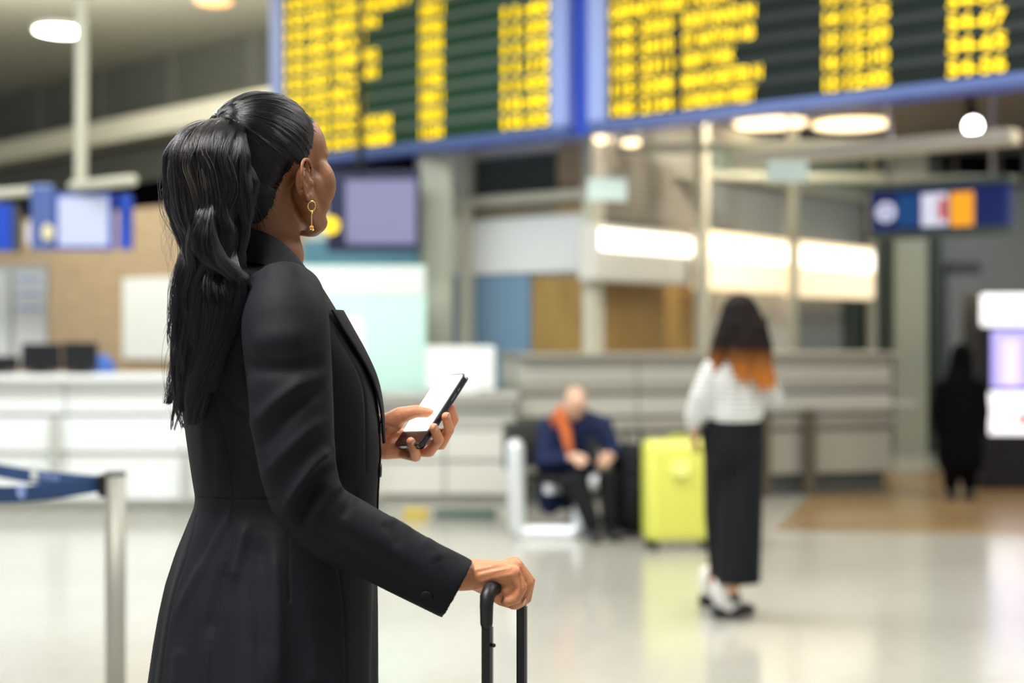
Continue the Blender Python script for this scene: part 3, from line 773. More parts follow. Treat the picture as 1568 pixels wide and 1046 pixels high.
# ------------------------------------------------------------------ people: shared builder
def hand_chains(mb, wr, fwd, side, r=.0085, curl=.5, L=.085):
    """simple relaxed hand: palm and five fingers, fwd = finger direction, side = towards the thumb"""
    fwd = fwd.normalized(); side = (side-fwd*side.dot(fwd)).normalized(); nrm = fwd.cross(side)
    for k in range(4):
        s = side*(.030-.02*k)
        a = wr+fwd*L*.92+s; mb.tube([wr+s*.6, a], [.016, .012], 8)
        ln = (.07, .078, .073, .058)[k]
        b = a+fwd*ln*.5+nrm*ln*.2*curl; c = b+fwd*ln*.35*(1-curl)+nrm*ln*.5*curl
        mb.tube([a, b, c], [r*1.1, r, r*.85], 8)
    a = wr+fwd*.03+side*.03; mb.tube([wr+fwd*.01+side*.012, a, a+fwd*.03+side*.015, a+fwd*.055+side*.012], [.015, .012, .01, .008], 8)

def head_shape(mb, c, Rm, s=1.):
    def q(x, y, z): return c+Rm @ Vector((x, y, z))*s
    def E(p, r): mb.ell(q(*p), tuple(x*s for x in r), Rm.to_3x3() if hasattr(Rm, 'to_3x3') else Rm)
    E((0, -.018, .030), (.072, .092, .077)); E((0, .032, .028), (.063, .054, .062)); E((0, .028, -.028), (.060, .056, .072))
    for k in (-1, 1):
        E((.044*k, .046, -.028), (.029, .028, .040))
        mb.tube([q(.060*k, -.002, -.040), q(.056*k, .012, -.066), q(.036*k, .048, -.088), q(0, .066, -.094)], [.017*s, .016*s, .016*s, .017*s], 12)
        mb.tube([q(.012*k, .079, .018), q(.032*k, .076, .021), q(.050*k, .060, .014)], [.008*s, .008*s, .007*s], 8)
        mb.ell(q(.012*k, .088, -.033), .0095*s)
        mb.tube([q(.052*k, .02, -.03), q(.050*k, .04, -.06)], [.022*s, .018*s], 10)
    E((0, .064, -.088), (.022, .018, .018))
    mb.tube([q(0, .080, .012), q(0, .092, -.010), q(0, .102, -.029)], [.008*s, .009*s, .0115*s], 10)
    mb.tube([q(-.022, .074, -.056), q(-.008, .083, -.0535), q(.008, .083, -.0535), q(.022, .074, -.056)], [.005*s, .007*s, .007*s, .005*s], 8)
    mb.tube([q(-.019, .073, -.064), q(0, .082, -.0655), q(.019, .073, -.064)], [.005*s, .008*s, .005*s], 8)
    return q

def rotm(az, pitch=0, roll=0):
    """local +Y faces azimuth az (from world +Y towards +X); pitch up"""
    return Matrix.Rotation(-az, 3, 'Z') @ Matrix.Rotation(pitch, 3, 'X') @ Matrix.Rotation(roll, 3, 'Y')

def face_bits(t, q, Rm, s=1.):
    for k in (-1, 1):
        MB().ell(q(.031*k, .0655, .001), .0115*s).obj('eye', M['eyewhite'], t, True)
        MB().ell(q(.031*k, .0738, .001), (.0045*s,)*3).obj('iris', M['hair_base'], t, True)
        MB().tube([q(.014*k, .083, .022), q(.030*k, .080, .026), q(.046*k, .066, .021)], [.002*s, .0025*s, .0012*s], 6).obj('eyebrow', M['hair_base'], t, True)
    MB().tube([q(-.021, .0785, -.0595), q(0, .0885, -.0595), q(.021, .0785, -.0595)], .0022*s, 6).obj('lips', mat('lip', (.35, .12, .10), .4), t, True)

# ------------------------------------------------------------------ woman in the striped shirt
def striped_woman():
    Y = 7.14
    def w(x, y, d=0.): return W(x, y, Y+d)
    base = w(1120, 945); base.z = 0
    t = empty('person', base, label='woman from behind in a white striped shirt and wide black trousers', cat='person')
    az = .75; Rm = rotm(az, .05)
    mb = MB(); hc = w(1138, 487); s = 1.0
    q = head_shape(mb, hc, Rm, s)
    mb.tube([w(1136, 505), w(1130, 552)], [.052, .055], 12)
    mb.tube([w(1128, 556), w(1126, 600), w(1124, 640), w(1124, 675)], [.085, .095, .09, .10], 14)
    mb.tube([w(1093, 562), w(1128, 552), w(1164, 562)], [.05, .06, .05], 12)
    # arms: left hangs to the side, right raised to the face
    mb.tube([w(1090, 566, -.02), w(1072, 612, -.03), w(1064, 655, .0)], [.044, .036, .027], 12)
    hand_chains(mb, w(1064, 655, 0), Vector((0, .25, -1)), Vector((.4, 1, 0)))
    mb.tube([w(1166, 566, -.02), w(1186, 612, .05), w(1165, 548, .16)], [.044, .034, .026], 12)
    hand_chains(mb, w(1165, 546, .16), Vector((-.05, .1, 1)), Vector((-1, .2, 0)), curl=.8)
    # legs and feet
    for x0, x1, x2, d0, d1, fx in ((1108, 1098, 1088, -.04, .14, 1092), (1142, 1140, 1116, .04, -.10, 1120)):
        mb.tube([w(x0, 684), w((x0+x1)/2, 780, d1*.3), w(x2+6, 900 if d1 < 0 else 888, d1)], [.075, .055, .034], 12)
    for x, d, yb in ((1084, .30, 905), (1104, -.02, 935)):
        a = W(x, yb, Y+d); a.z = .07
        mb.tube([a+Vector((.0, 0, .03)), a+Vector((.02, 0, -.03)), a+Vector((.09, .05, -.045)), a+Vector((.12, .07, -.05))], [.034, .034, .028, .02], 10)
    link('body', remesh(mb, .0075, 2), M['skin2'], t)
    face_bits(t, q, Rm, s)
    # shirt
    mb = MB()
    RL = []
    for (y, xl, xr, d) in ((546, 1112, 1146, .10), (552, 1096, 1160, .16), (562, 1084, 1172, .19), (585, 1082, 1172, .21), (615, 1084, 1170, .21), (645, 1080, 1168, .22)):
        c = w((xl+xr)/2, y); hw = (xr-xl)/2/FP*Y
        RL.append([c+Vector((hw*math.cos(a), d*.62*math.sin(a), .0)) for a in [i*math.pi/12 for i in range(24)]])
    v, f = rings(RL); mb.add(v, f)
    mb.tube([w(1092, 566, -.02), w(1072, 610, -.03), w(1064, 640, -.01), w(1062, 650, 0)], [.06, .056, .054, .04], 14)
    mb.tube([w(1164, 566, -.02), w(1184, 612, .04), w(1170, 572, .13)], [.06, .056, .046], 14)
    me = remesh(mb, .011, 3)
    sculpt(me, [([(1095, 570), (1100, 610), (1090, 640)], 5, 8), ([(1150, 570), (1145, 610), (1155, 640)], 5, 8), ([(1125, 580), (1122, 640)], 5, 6)])
    link('shirt', me, M['stripes'], t)
    # wide trousers
    mb = MB()
    for xs in (((1108, 652, 36, 0), (1110, 700, 33, .02), (1106, 790, 28, .08), (1108, 884, 22, .12)), ((1136, 652, 34, 0), (1136, 700, 34, 0), (1134, 790, 33, -.04), (1130, 893, 34, -.06))):
        RL = []
        for x, y, hwp, d in xs:
            c = w(x, y, d); hw = hwp/FP*Y
            RL.append([c+Vector((hw*math.cos(a), hw*.95*math.sin(a), 0)) for a in [i*math.pi/12 for i in range(24)]])
        RL.append([c+(p-c)*.8 for p in RL[-1]]); RL.append([p+Vector((0, 0, .1)) for p in RL[-1]])
        v, f = rings(RL); mb.add(v, f)
    mb.tube([w(1123, 650), w(1123, 690)], [.135, .142], 20)
    me = remesh(mb, .010, 3)
    sculpt(me, [([(1118, 700), (1112, 880)], 6, -14), ([(1140, 690), (1140, 890)], 5, 8), ([(1155, 690), (1152, 890)], 4, -6)])
    tr = link('trousers', me, M['trouser'], t)
    RL = []
    for y in (640, 654):
        c = w(1124, y); RL.append([c+Vector((.148*math.cos(a), .128*math.sin(a), 0)) for a in [i*math.pi/12 for i in range(24)]])
    v, f = rings(RL); MB().add(v, f).obj('waistband', M['trouser'], tr, True)
    # long hair, dark with orange ends
    hm = bpy.data.materials.new('ombre_hair'); hm.use_nodes = True; nt = hm.node_tree; b = nt.nodes['Principled BSDF']; b.inputs['Roughness'].default_value = .6; b.inputs['Specular IOR Level'].default_value = .12
    tc = nt.nodes.new('ShaderNodeTexCoord'); sx = nt.nodes.new('ShaderNodeSeparateXYZ'); r = nt.nodes.new('ShaderNodeValToRGB')
    mr = nt.nodes.new('ShaderNodeMapRange'); mr.inputs['From Min'].default_value = 1.18; mr.inputs['From Max'].default_value = 1.48
    nt.links.new(tc.outputs['Object'], sx.inputs[0]); nt.links.new(sx.outputs['Z'], mr.inputs['Value']); nt.links.new(mr.outputs[0], r.inputs[0])
    e = r.color_ramp.elements; e[0].position = 0; e[0].color = (.50, .17, .03, 1); e[1].position = .6; e[1].color = (.009, .005, .005, 1)
    nt.links.new(r.outputs[0], b.inputs['Base Color'])
    mb = MB()
    mb.ell(hc+Rm @ Vector((0, -.026, .032)), (.090, .104, .092), Rm)
    rnd = random.Random(3)
    for k in range(64):
        a = math.pi*(.88+1.24*rnd.random())+.1; ro = .075
        p0 = hc+Rm @ Vector((.07*math.cos(a), -.02+.085*math.sin(a), .03))
        out = Vector((p0.x-hc.x, p0.y-hc.y, 0)).normalized()
        L = .17+.15*abs(math.cos(a))+.08*rnd.random(); ph = rnd.random()*6
        pts = [hc+Rm @ Vector((0, -.03, .09))]
        pts += [p0]+[p0+out*((.03+.07*abs(math.cos(a)))*j/4+.012*math.sin(ph+j*1.3))+Vector((.012*math.sin(ph+j), 0, -L*j/4)) for j in range(1, 5)]
        mb.tube(pts, [.02, .026, .027, .025, .02, .008], 7)
    me = remesh(mb, .008, 1); link('hair', me, hm, t)
    # orange lock on the right side and socks, shoes
    for (x, d, yb) in ((1084, .30, 905), (1104, -.02, 935)):
        a = W(x, yb, Y+d); a.z = .075
        MB().tube([a+Vector((0, 0, .09)), a+Vector((.0, 0, .02)), a+Vector((.03, .01, -.03)), a+Vector((.07, .03, -.035))], [.043, .043, .04, .034], 12).obj('sock', M['sock'], t, True)
        MB().tube([a+Vector((-.02, -.01, -.045)), a+Vector((.05, .02, -.045)), a+Vector((.13, .07, -.045)), a+Vector((.16, .085, -.048))], [.034, .042, .036, .028], 12).obj('shoe', M['shoe'], t, True)
    MB().box(w(1170, 508, .12), (.012, .07, .15), (1, .3), .008).obj('telephone', M['phone_black'], label='small dark telephone held to the ear of the woman in stripes', cat='phone')
striped_woman()

# ------------------------------------------------------------------ seated man
def seated_man():
    Y = 10.1
    def w(x, y, d=0.): return W(x, y, Y+d)
    t = empty('person', Vector((w(880, 820).x, Y, 0)), label='bald man in a navy jacket sitting bent over on the bench', cat='person')
    az = math.radians(165); Rm = rotm(az, -.75)
    mb = MB(); hc = w(881, 617, -.10)
    q = head_shape(mb, hc, Rm, .98)
    for k in (-1, 1): mb.ell(q(.072*k, -.006, -.005), (.01, .018, .03), Rm)
    mb.tube([hc+Rm @ Vector((0, -.03, -.05)), w(880, 650, .12)], [.055, .06], 12)
    mb.tube([w(880, 660, .14), w(872, 700, .26), w(868, 735, .33)], [.12, .14, .15], 14)
    mb.tube([w(845, 655, .10), w(880, 645, .12), w(918, 655, .08)], [.06, .07, .06], 12)
    mb.tube([w(845, 658, .1), w(835, 708, .0), w(876, 700, -.22)], [.05, .042, .03], 12)
    mb.tube([w(918, 658, .08), w(938, 702, -.02), w(934, 700, -.22)], [.05, .042, .03], 12)
    hand_chains(mb, w(880, 699, -.24), Vector((.5, -.5, -.35)), Vector((.3, .5, 1)), curl=.8)
    hand_chains(mb, w(934, 697, -.24), Vector((-.35, -.5, -.3)), Vector((-.3, .5, 1)), curl=.8)
    for x0, x1, xf, dk in ((860, 884, 905, -.28), (880, 934, 934, -.20)):
        mb.tube([w(x0, 745, .25), w(x1, 738, dk), w(xf, 805, dk-.0)], [.09, .065, .04], 12)
        a = W(xf, 812, Y+dk); a.z = .05
        mb.tube([a, a+Vector((.02, -.12, -.01)), a+Vector((.03, -.18, -.015))], [.04, .035, .026], 10)
    link('body', remesh(mb, .0085, 2), M['skin3'], t)
    face_bits(t, q, Rm, .98)
    MB().tube([w(868, 668, .10), w(850, 640, .02), w(858, 628, -.0), w(864, 650, -.06), w(872, 690, -.12)], [.035, .05, .04, .042, .03], 12).obj('scarf', M['scarf'], t, True)
    mb = MB()
    mb.tube([w(882, 656, .10), w(876, 695, .20), w(866, 740, .32)], [.165, .20, .20], 18)
    mb.tube([w(842, 654, .12), w(880, 640, .18), w(922, 654, .10)], [.085, .09, .085], 14)
    mb.tube([w(842, 658, .1), w(832, 712, -.02), w(866, 702, -.18)], [.085, .07, .05], 14)
    mb.tube([w(922, 658, .08), w(942, 700, -.02), w(936, 697, -.16)], [.085, .066, .048], 14)
    mb.tube([w(845, 700, .05), w(842, 770, .12)], [.10, .09], 12)
    link('jacket', remesh(mb, .014, 3), M['navy'], t)
    mb = MB()
    for x0, x1, xf, dk in ((860, 884, 905, -.28), (880, 934, 934, -.20)):
        mb.tube([w(x0, 745, .27), w(x1, 738, dk), w(xf, 800, dk)], [.11, .085, .062], 14)
    link('trousers', remesh(mb, .012, 3), M['darkcloth'], t)
    for xf, dk in ((905, -.28), (934, -.20)):
        a = W(xf, 815, Y+dk); a.z = .05
        MB().tube([a+Vector((0, .03, 0)), a+Vector((.01, -.06, -.003)), a+Vector((.03, -.2, -.012))], [.05, .047, .036], 12).obj('shoe', M['shoe'], t, True)
    MB().box(w(908, 690, -.34), (.075, .012, .15), (1, .1), .008).obj('telephone', M['phone_black'], label='dark telephone in the hands of the seated man', cat='phone')
seated_man()
c = W(972, 730, 10.0)
t = empty('travel_bag', (c.x, c.y, 0), label='black bag standing beside the seated man, next to the lime suitcase', cat='bag')
MB().box((c.x, c.y+.1, .33), (.24, .4, .62), (1, .2), .07).obj('bag_body', M['darkcloth'], t, True)
MB().box((c.x+.0, c.y-.13, .26), (.17, .08, .30), (1, .2), .03).obj('front_pocket', M['darkcloth'], t, True)
MB().tube([(c.x-.06, c.y+.1, .62), (c.x-.05, c.y+.1, .74), (c.x+.05, c.y+.1, .74), (c.x+.06, c.y+.1, .62)], .012, 8).obj('strap', M['darkcloth'], t, True)
MB().box((c.x-.24, c.y+.35, .07), (.20, .28, .13), (1, 0), .02).obj('cardboard_box', M['steelpan'], label='low grey box on the floor between the bench and the black bag', cat='box') if False else None

# ------------------------------------------------------------------ dark figure bending at the vending machine
def dark_person():
    Y = 12.2
    def w(x, y, d=0.): return W(x, y, Y+d)
    t = empty('person', Vector((w(1470, 700).x, Y, 0)), label='dark silhouetted person in a hooded black coat standing left of the vending machine', cat='person')
    Rm = rotm(.3, -.6)
    mb = MB(); hc = w(1472, 550, .02)
    q = head_shape(mb, hc, Rm, .95)
    mb.tube([hc-Vector((0, 0, .05)), w(1470, 585)], [.055, .06], 12)
    mb.tube([w(1470, 595), w(1470, 640), w(1468, 675)], [.12, .14, .14], 14)
    for sx in (-1, 1):
        mb.tube([w(1470+sx*24, 592), w(1470+sx*31, 630, .02), w(1470+sx*28, 664, .08)], [.05, .04, .03], 12)
        hand_chains(mb, w(1470+sx*28, 664, .08), Vector((0, .2, -1)), Vector((-sx, 1, 0)))
        mb.tube([w(1470+sx*12, 680), w(1470+sx*13, 715, -.02), w(1470+sx*14, 745)], [.08, .06, .04], 12)
        a = w(1470+sx*14, 750); a.z = .05; mb.tube([a, a+Vector((.03, .12, -.01))], [.04, .03], 10)
        MB().tube([a-Vector((0, .03, 0)), a+Vector((.04, .17, -.01))], [.05, .038], 12).obj('shoe', M['shoe'], t, True)
    link('body', remesh(mb, .009, 2), M['skin2'], t)
    face_bits(t, q, Rm, .95)
    mb = MB()
    mb.tube([w(1470, 592), w(1470, 640), w(1470, 700)], [.15, .185, .20], 18)
    mb.tube([w(1444, 596), w(1470, 586), w(1497, 596)], [.09, .09, .09], 12)
    for sx in (-1, 1): mb.tube([w(1470+sx*26, 600), w(1470+sx*34, 630, .02), w(1470+sx*32, 660, .06)], [.085, .07, .055], 14)
    mb.ell(hc+Rm @ Vector((0, -.015, .02)), (.095, .115, .115), Rm); mb.tube([hc+Vector((0, .01, -.02)), w(1470, 590)], [.10, .12], 14)
    link('coat', remesh(mb, .014, 3), M['black'], t)
    mb = MB()
    for sx in (-1, 1): mb.tube([w(1470+sx*12, 690), w(1470+sx*13, 715, -.02), w(1470+sx*14, 742)], [.10, .08, .065], 12)
    link('trousers', remesh(mb, .012, 2), M['black'], t)
dark_person()

# ================================================================== the woman in the black coat
YB = 2.178
th = math.radians(75); FB = Vector((math.sin(th), math.cos(th), 0)); RB = Vector((math.cos(th), -math.sin(th), 0))
HAZ = math.radians(40); HR = rotm(HAZ, math.radians(6)); HC = W(421, 257, YB)
woman = empty('person', Vector((W(430, 512, YB).x, YB, 0)), label='woman with a long black ponytail and long black coat holding a suitcase handle', cat='person')

def skin_mat():
    m = mat('brown_skin', (.34, .155, .07), .5, bump=.25, bscale=420, sub=.06)
    nt = m.node_tree; b = nt.nodes['Principled BSDF']
    at = nt.nodes.new('ShaderNodeAttribute'); at.attribute_name = 'palm'  # hand tone: paler palms, plus the stronger light on the hands
    mx = nt.nodes.new('ShaderNodeMix'); mx.data_type = 'RGBA'
    mx.inputs['A'].default_value = (.27, .105, .038, 1); mx.inputs['B'].default_value = (.74, .305, .155, 1)
    nt.links.new(at.outputs['Fac'], mx.inputs['Factor'])
    n = nt.nodes.new('ShaderNodeTexNoise'); n.inputs['Scale'].default_value = 45; n.inputs['Detail'].default_value = 5
    r = nt.nodes.new('ShaderNodeValToRGB'); r.color_ramp.elements[0].color = (.86, .84, .82, 1); r.color_ramp.elements[1].color = (1.08, 1.06, 1.05, 1)
    tc = nt.nodes.new('ShaderNodeTexCoord'); nt.links.new(tc.outputs['Object'], n.inputs['Vector']); nt.links.new(n.outputs['Fac'], r.inputs['Fac'])
    m2 = nt.nodes.new('ShaderNodeMix'); m2.data_type = 'RGBA'; m2.blend_type = 'MULTIPLY'; m2.inputs['Factor'].default_value = 1
    nt.links.new(mx.outputs['Result'], m2.inputs['A']); nt.links.new(r.outputs['Color'], m2.inputs['B'])
    nt.links.new(m2.outputs['Result'], b.inputs['Base Color'])
    return m
M['skin'] = skin_mat()

def wp(l): return [W(*p[:3]) for p in l]
def chain(mb, l, n=12): mb.tube(wp(l), [p[3] for p in l], n)

def woman_body():
    mb = MB()
    q = head_shape(mb, HC, HR, 1.0)
    # ears
    for k in (-1, 1):
        def e(y, z, x=0.): return q((.071+x)*k, y-.003, z-.022)
        mb.ell(e(-.008, -.006, .002), (.006, .015, .026), HR)
        o = [(.010, .004, .001), (.009, .016, .004), (.002, .026, .008), (-.009, .0285, .012), (-.019, .022, .016), (-.0225, .008, .018), (-.0205, -.008, .016), (-.015, -.020, .012), (-.008, -.029, .008), (.0, -.0335, .005), (.005, -.027, .003), (.006, -.019, .001)]
        o = spline(o, 3)
        mb.tube([e(p[0], p[1], p[2]) for p in o], [.0031+.0013*max(0, (i-len(o)*.68)/len(o)*3) for i in range(len(o))], 8)
        mb.tube([e(-.007, .016, .008), e(-.013, .006, .011), e(-.0125, -.008, .010), e(-.006, -.017, .006)], [.0022, .0028, .0028, .0024], 8)
        mb.tube([e(.008, -.004, .004), e(.006, -.010, .006)], [.0034, .0036], 8)
        mb.ell(e(-.001, -.028, .005), (.0042, .0075, .008), HR)
    # neck, torso
    chain(mb, [(404, 290, 2.18, .056), (409, 330, 2.185, .050), (410, 365, 2.185, .049), (412, 392, 2.183, .055)], 20)
    chain(mb, [(414, 425, YB, .052), (425, 505, YB, .100), (432, 600, YB, .105), (436, 700, YB, .10), (436, 800, YB, .11), (432, 880, YB, .12)], 18)
    sr = Vector(W(432, 466, YB)); shR = sr+RB*.150; shL = sr-RB*.150
    mb.tube([shR, sr+Vector((0, 0, .02)), shL], [.040, .05, .040], 14)
    # right arm down to the grip
    mb.tube([shR, W(455, 600, 1.97), W(462, 772, 1.98)], [.046, .042, .034], 14)
    mb.tube([W(462, 772, 1.98), W(560, 830, 1.99), W(668, 874, 2.005), W(712, 881, 2.008)], [.036, .035, .026, .0225], 14)
    # right hand
    chain(mb, [(705, 880, 2.01, .0235), (735, 880, 2.02, .022), (762, 879, 2.03, .020)], 14)
    for a in ((783, 866, 2.052), (787, 864, 2.033), (789, 868, 2.012), (786, 878, 1.993)):
        chain(mb, [(728, 882, 2.02+.25*(a[2]-2.025), .021), (758, 878, 2.022+.7*(a[2]-2.025), .0165), (*a, .0118)], 12)
    for L in ([(783, 866, 2.052, .0118), (806, 889, 2.055, .0100), (803, 913, 2.056, .0088), (789, 923, 2.058, .0078)],
              [(787, 864, 2.033, .0120), (810, 891, 2.035, .0102), (805, 917, 2.037, .0090), (790, 926, 2.038, .0080)],
              [(789, 868, 2.012, .0118), (808, 895, 2.013, .0100), (800, 918, 2.014, .0090), (786, 926, 2.015, .0078)],
              [(786, 878, 1.993, .0110), (799, 900, 1.992, .0092), (790, 917, 1.993, .0082), (774, 922, 1.995, .0074)]):
        chain(mb, L, 12)
    chain(mb, [(752, 893, 2.03, .014), (776, 896, 2.03, .014)], 12)
    chain(mb, [(783, 892, 2.05, .013), (783, 892, 2.00, .012)], 12)
    chain(mb, [(776, 902, 2.00, .012), (778, 904, 2.05, .012)], 12)
    chain(mb, [(728, 886, 2.045, .017), (748, 898, 2.068, .0155), (770, 918, 2.074, .0108), (786, 924, 2.066, .0088)], 12)
    # left arm behind the torso and the hand under the phone
    mb.tube([shL, W(452, 600, 2.375), W(468, 715, 2.37)], [.046, .040, .034], 14)
    mb.tube([W(468, 715, 2.37), W(520, 695, 2.325), W(572, 672, 2.275)], [.034, .032, .026], 14)
    chain(mb, [(565, 660, 2.272, .021), (592, 651, 2.27, .020), (606, 644, 2.268, .0165)], 12)
    chain(mb, [(565, 682, 2.275, .021), (592, 686, 2.275, .019), (612, 688, 2.282, .0155)], 12)
    chain(mb, [(565, 672, 2.285, .023), (595, 669, 2.292, .021), (625, 672, 2.31, .014)], 12)
    for a in ((640, 668, 2.33), (634, 680, 2.318), (627, 689, 2.302), (613, 691, 2.284)):
        chain(mb, [(590, 672, 2.285, .019), (*a, .0112)], 12)
    for L in ([(613, 691, 2.284, .0115), (637, 699, 2.250, .0092), (634, 687, 2.228, .0080), (629, 676, 2.219, .0074)],
              [(627, 689, 2.302, .0115), (658, 691, 2.264, .0098), (672, 673, 2.230, .0086), (664, 655, 2.210, .0076)],
              [(634, 680, 2.318, .0115), (676, 680, 2.290, .0098), (688, 658, 2.258, .0086), (683, 638, 2.228, .0076)],
              [(640, 668, 2.330, .0115), (684, 662, 2.315, .0096), (695, 642, 2.288, .0084), (690, 624, 2.262, .0074)]):
        chain(mb, L, 12)
    chain(mb, [(594, 650, 2.265, .0185), (613, 636, 2.258, .0138), (638, 630, 2.254, .0106), (658, 632, 2.251, .0080)], 12)
    # legs and feet
    for s in (-1, 1):
        h = Vector((W(432, 0, YB).x, YB, .88))+RB*s*.09; kn = h+Vector((0, 0, -.40))+FB*.03; an = kn+Vector((0, 0, -.38))-FB*.03+RB*s*.0
        mb.tube([h, kn, kn.lerp(an, .35)-FB*.012, an], [.088, .056, .055, .036], 14)
        mb.tube([an+Vector((0, 0, -.01)), an+Vector((0, 0, -.045))+FB*.04, an+Vector((0, 0, -.065))+FB*.14], [.036, .036, .024], 10)
        a = an
        sh = MB(); sh.tube([a+Vector((0, 0, .06)), a, a+Vector((0, 0, -.03))+FB*.02, a+Vector((0, 0, -.055))+FB*.09, a+Vector((0, 0, -.068))+FB*.18], [.05, .05, .048, .042, .028], 14)
        b = sh.obj('boot', M['shoe'], woman, True)
        MB().tube([a+Vector((0, 0, -.05))-FB*.025, Vector((a.x, a.y, 0))-FB*.025], [.026, .018], 12, False).obj('heel', M['shoe'], b, True)
    me = remesh(mb, .0021, 5, .5)
    o_ = bpy.data.objects.new('tmp', me); COL.objects.link(o_)
    co = getco(me); Hn = np.array(HR.transposed()); L = (co-np.array(HC)) @ Hn.T
    wgt = np.clip((L[:, 2]+.20)/.04, 0, 1)*(np.abs(co[:, 0]-HC.x) < .16)
    for k in (-1, 1):
        de = np.linalg.norm((L-np.array([.078*k, -.008, -.024]))/np.array([.022, .034, .044]), axis=1); wgt *= np.clip((de-.85)/.35, 0, 1)
    dn = np.linalg.norm(L-np.array([0, .095, -.03]), axis=1); wgt *= np.clip(dn/.05, .12, 1)
    vg = o_.vertex_groups.new(name='s')
    qz = np.round(wgt*10).astype(int)
    for i in range(1, 11):
        ix = np.where(qz == i)[0].tolist()
        if ix: vg.add(ix, i/10, 'REPLACE')
    sm = o_.modifiers.new('s', 'SMOOTH'); sm.factor = .5; sm.iterations = 60; sm.vertex_group = 's'
    me2 = bpy.data.meshes.new_from_object(o_.evaluated_get(bpy.context.evaluated_depsgraph_get()))
    bpy.data.objects.remove(o_); me = me2
    # carve: knuckles, tendons, palm creases, concha
    sculpt(me, [([(730, 872), (752, 867), (775, 862)], 2.6, 1.2), ([(735, 880), (758, 875), (782, 869)], 2.6, 1.0), ([(738, 890), (762, 884), (784, 880)], 2.4, .8),
                ([(732, 876), (756, 871), (776, 867)], 1.8, -.7), ([(720, 872), (724, 884)], 1.6, -.5),
                ([(798, 872), (806, 892)], 1.5, -1.2), ([(796, 880), (800, 900), (797, 916)], 1.5, -1.6), ([(804, 890), (808, 905)], 1.3, -1.0),
                ([(581, 676), (596, 672), (612, 668), (622, 660)], 1.8, -1.6), ([(590, 650), (606, 656), (618, 668)], 1.6, -1.0),
                ([(584, 690), (600, 684), (616, 690)], 1.6, -.8), ([(619, 680), (618, 694), (621, 704)], 1.6, -1.8), ([(603, 640), (596, 652), (586, 660)], 1.4, -.6),
                ([(612, 632), (616, 642)], 1.4, -.6), ([(636, 622), (639, 632)], 1.3, -.5), ([(641, 622), (644, 631)], 1.3, -.4),
                ([(468, 255), (470, 272), (469, 280)], 3.0, -2.2)])
    co = getco(me)
    hand_tone = np.zeros(len(co))  # hands lighter: paler palms, plus the stronger light on them put into the colour
    hl = ((co[:, 0] > W(555, 0, 2.28).x) & (co[:, 2] > 1.15) & (co[:, 2] < 1.36)); hand_tone[hl] = 1.0
    hr = ((co[:, 0] > W(690, 0, 2.0).x) & (co[:, 2] < 1.15)); hand_tone[hr] = .52
    under = (hr & (co[:, 2] < W(0, 895, 2.0).z)); hand_tone[under] = .62
    a = me.attributes.new('palm', 'FLOAT', 'POINT'); a.data.foreach_set('value', hand_tone.astype(np.float32))
    o = link('body', me, M['skin'], woman)
    face_bits(woman, q, HR, 1.0)
    return o, q
BODY, HQ = woman_body()

# ---- coat
ROWS = [(384, 382, 442, .045), (396, 366, 455, .070), (410, 346, 470, .108), (424, 324, 486, .150), (442, 302, 498, .176), (470, 280, 514, .186), (520, 271, 540, .180),
        (560, 272, 561, .172), (600, 279, 573, .162), (650, 286, 578, .150), (700, 293, 579, .140), (735, 298, 577, .136), (760, 302, 575, .135), (775, 300, 575, .138), (800, 290, 575, .150), (850, 271, 575, .172), (900, 256, 575, .19),
        (950, 246, 575, .205), (1000, 238, 574, .22), (1046, 231, 574, .235), (1200, 208, 580, .27), (1380, 190, 590, .30), (1460, 186, 596, .31)]
def coat_row(py):
    R = np.array(ROWS); L_, R_, b = [np.interp(py, R[:, 0], R[:, i]) for i in (1, 2, 3)]
    return L_, R_, b
def coat_pt(phi, py, off=0.):
    """phi 0 = front, 90 = her right side (towards the photograph), 180 = back"""
    l, r, b = coat_row(py); hw = (r-l)/2000; a = math.sqrt(max(hw*hw-(b*math.cos(th))**2, .0009))/math.sin(th)
    c = Vector(((l+r)/2000-CX/1000, YB, CH-(py-HY)/1000)); p = math.radians(phi)
    ex = 2/2.35; cc, ss = math.cos(p), math.sin(p)
    u = math.copysign(abs(cc)**ex, cc)*a; v = math.copysign(abs(ss)**ex, ss)*b
    if py < 470: c = c+FB*0
    q = c+FB*u+RB*v
    if off:
        n = (FB*(cc/a)+RB*(ss/b)).normalized(); q = q+n*off
    return q
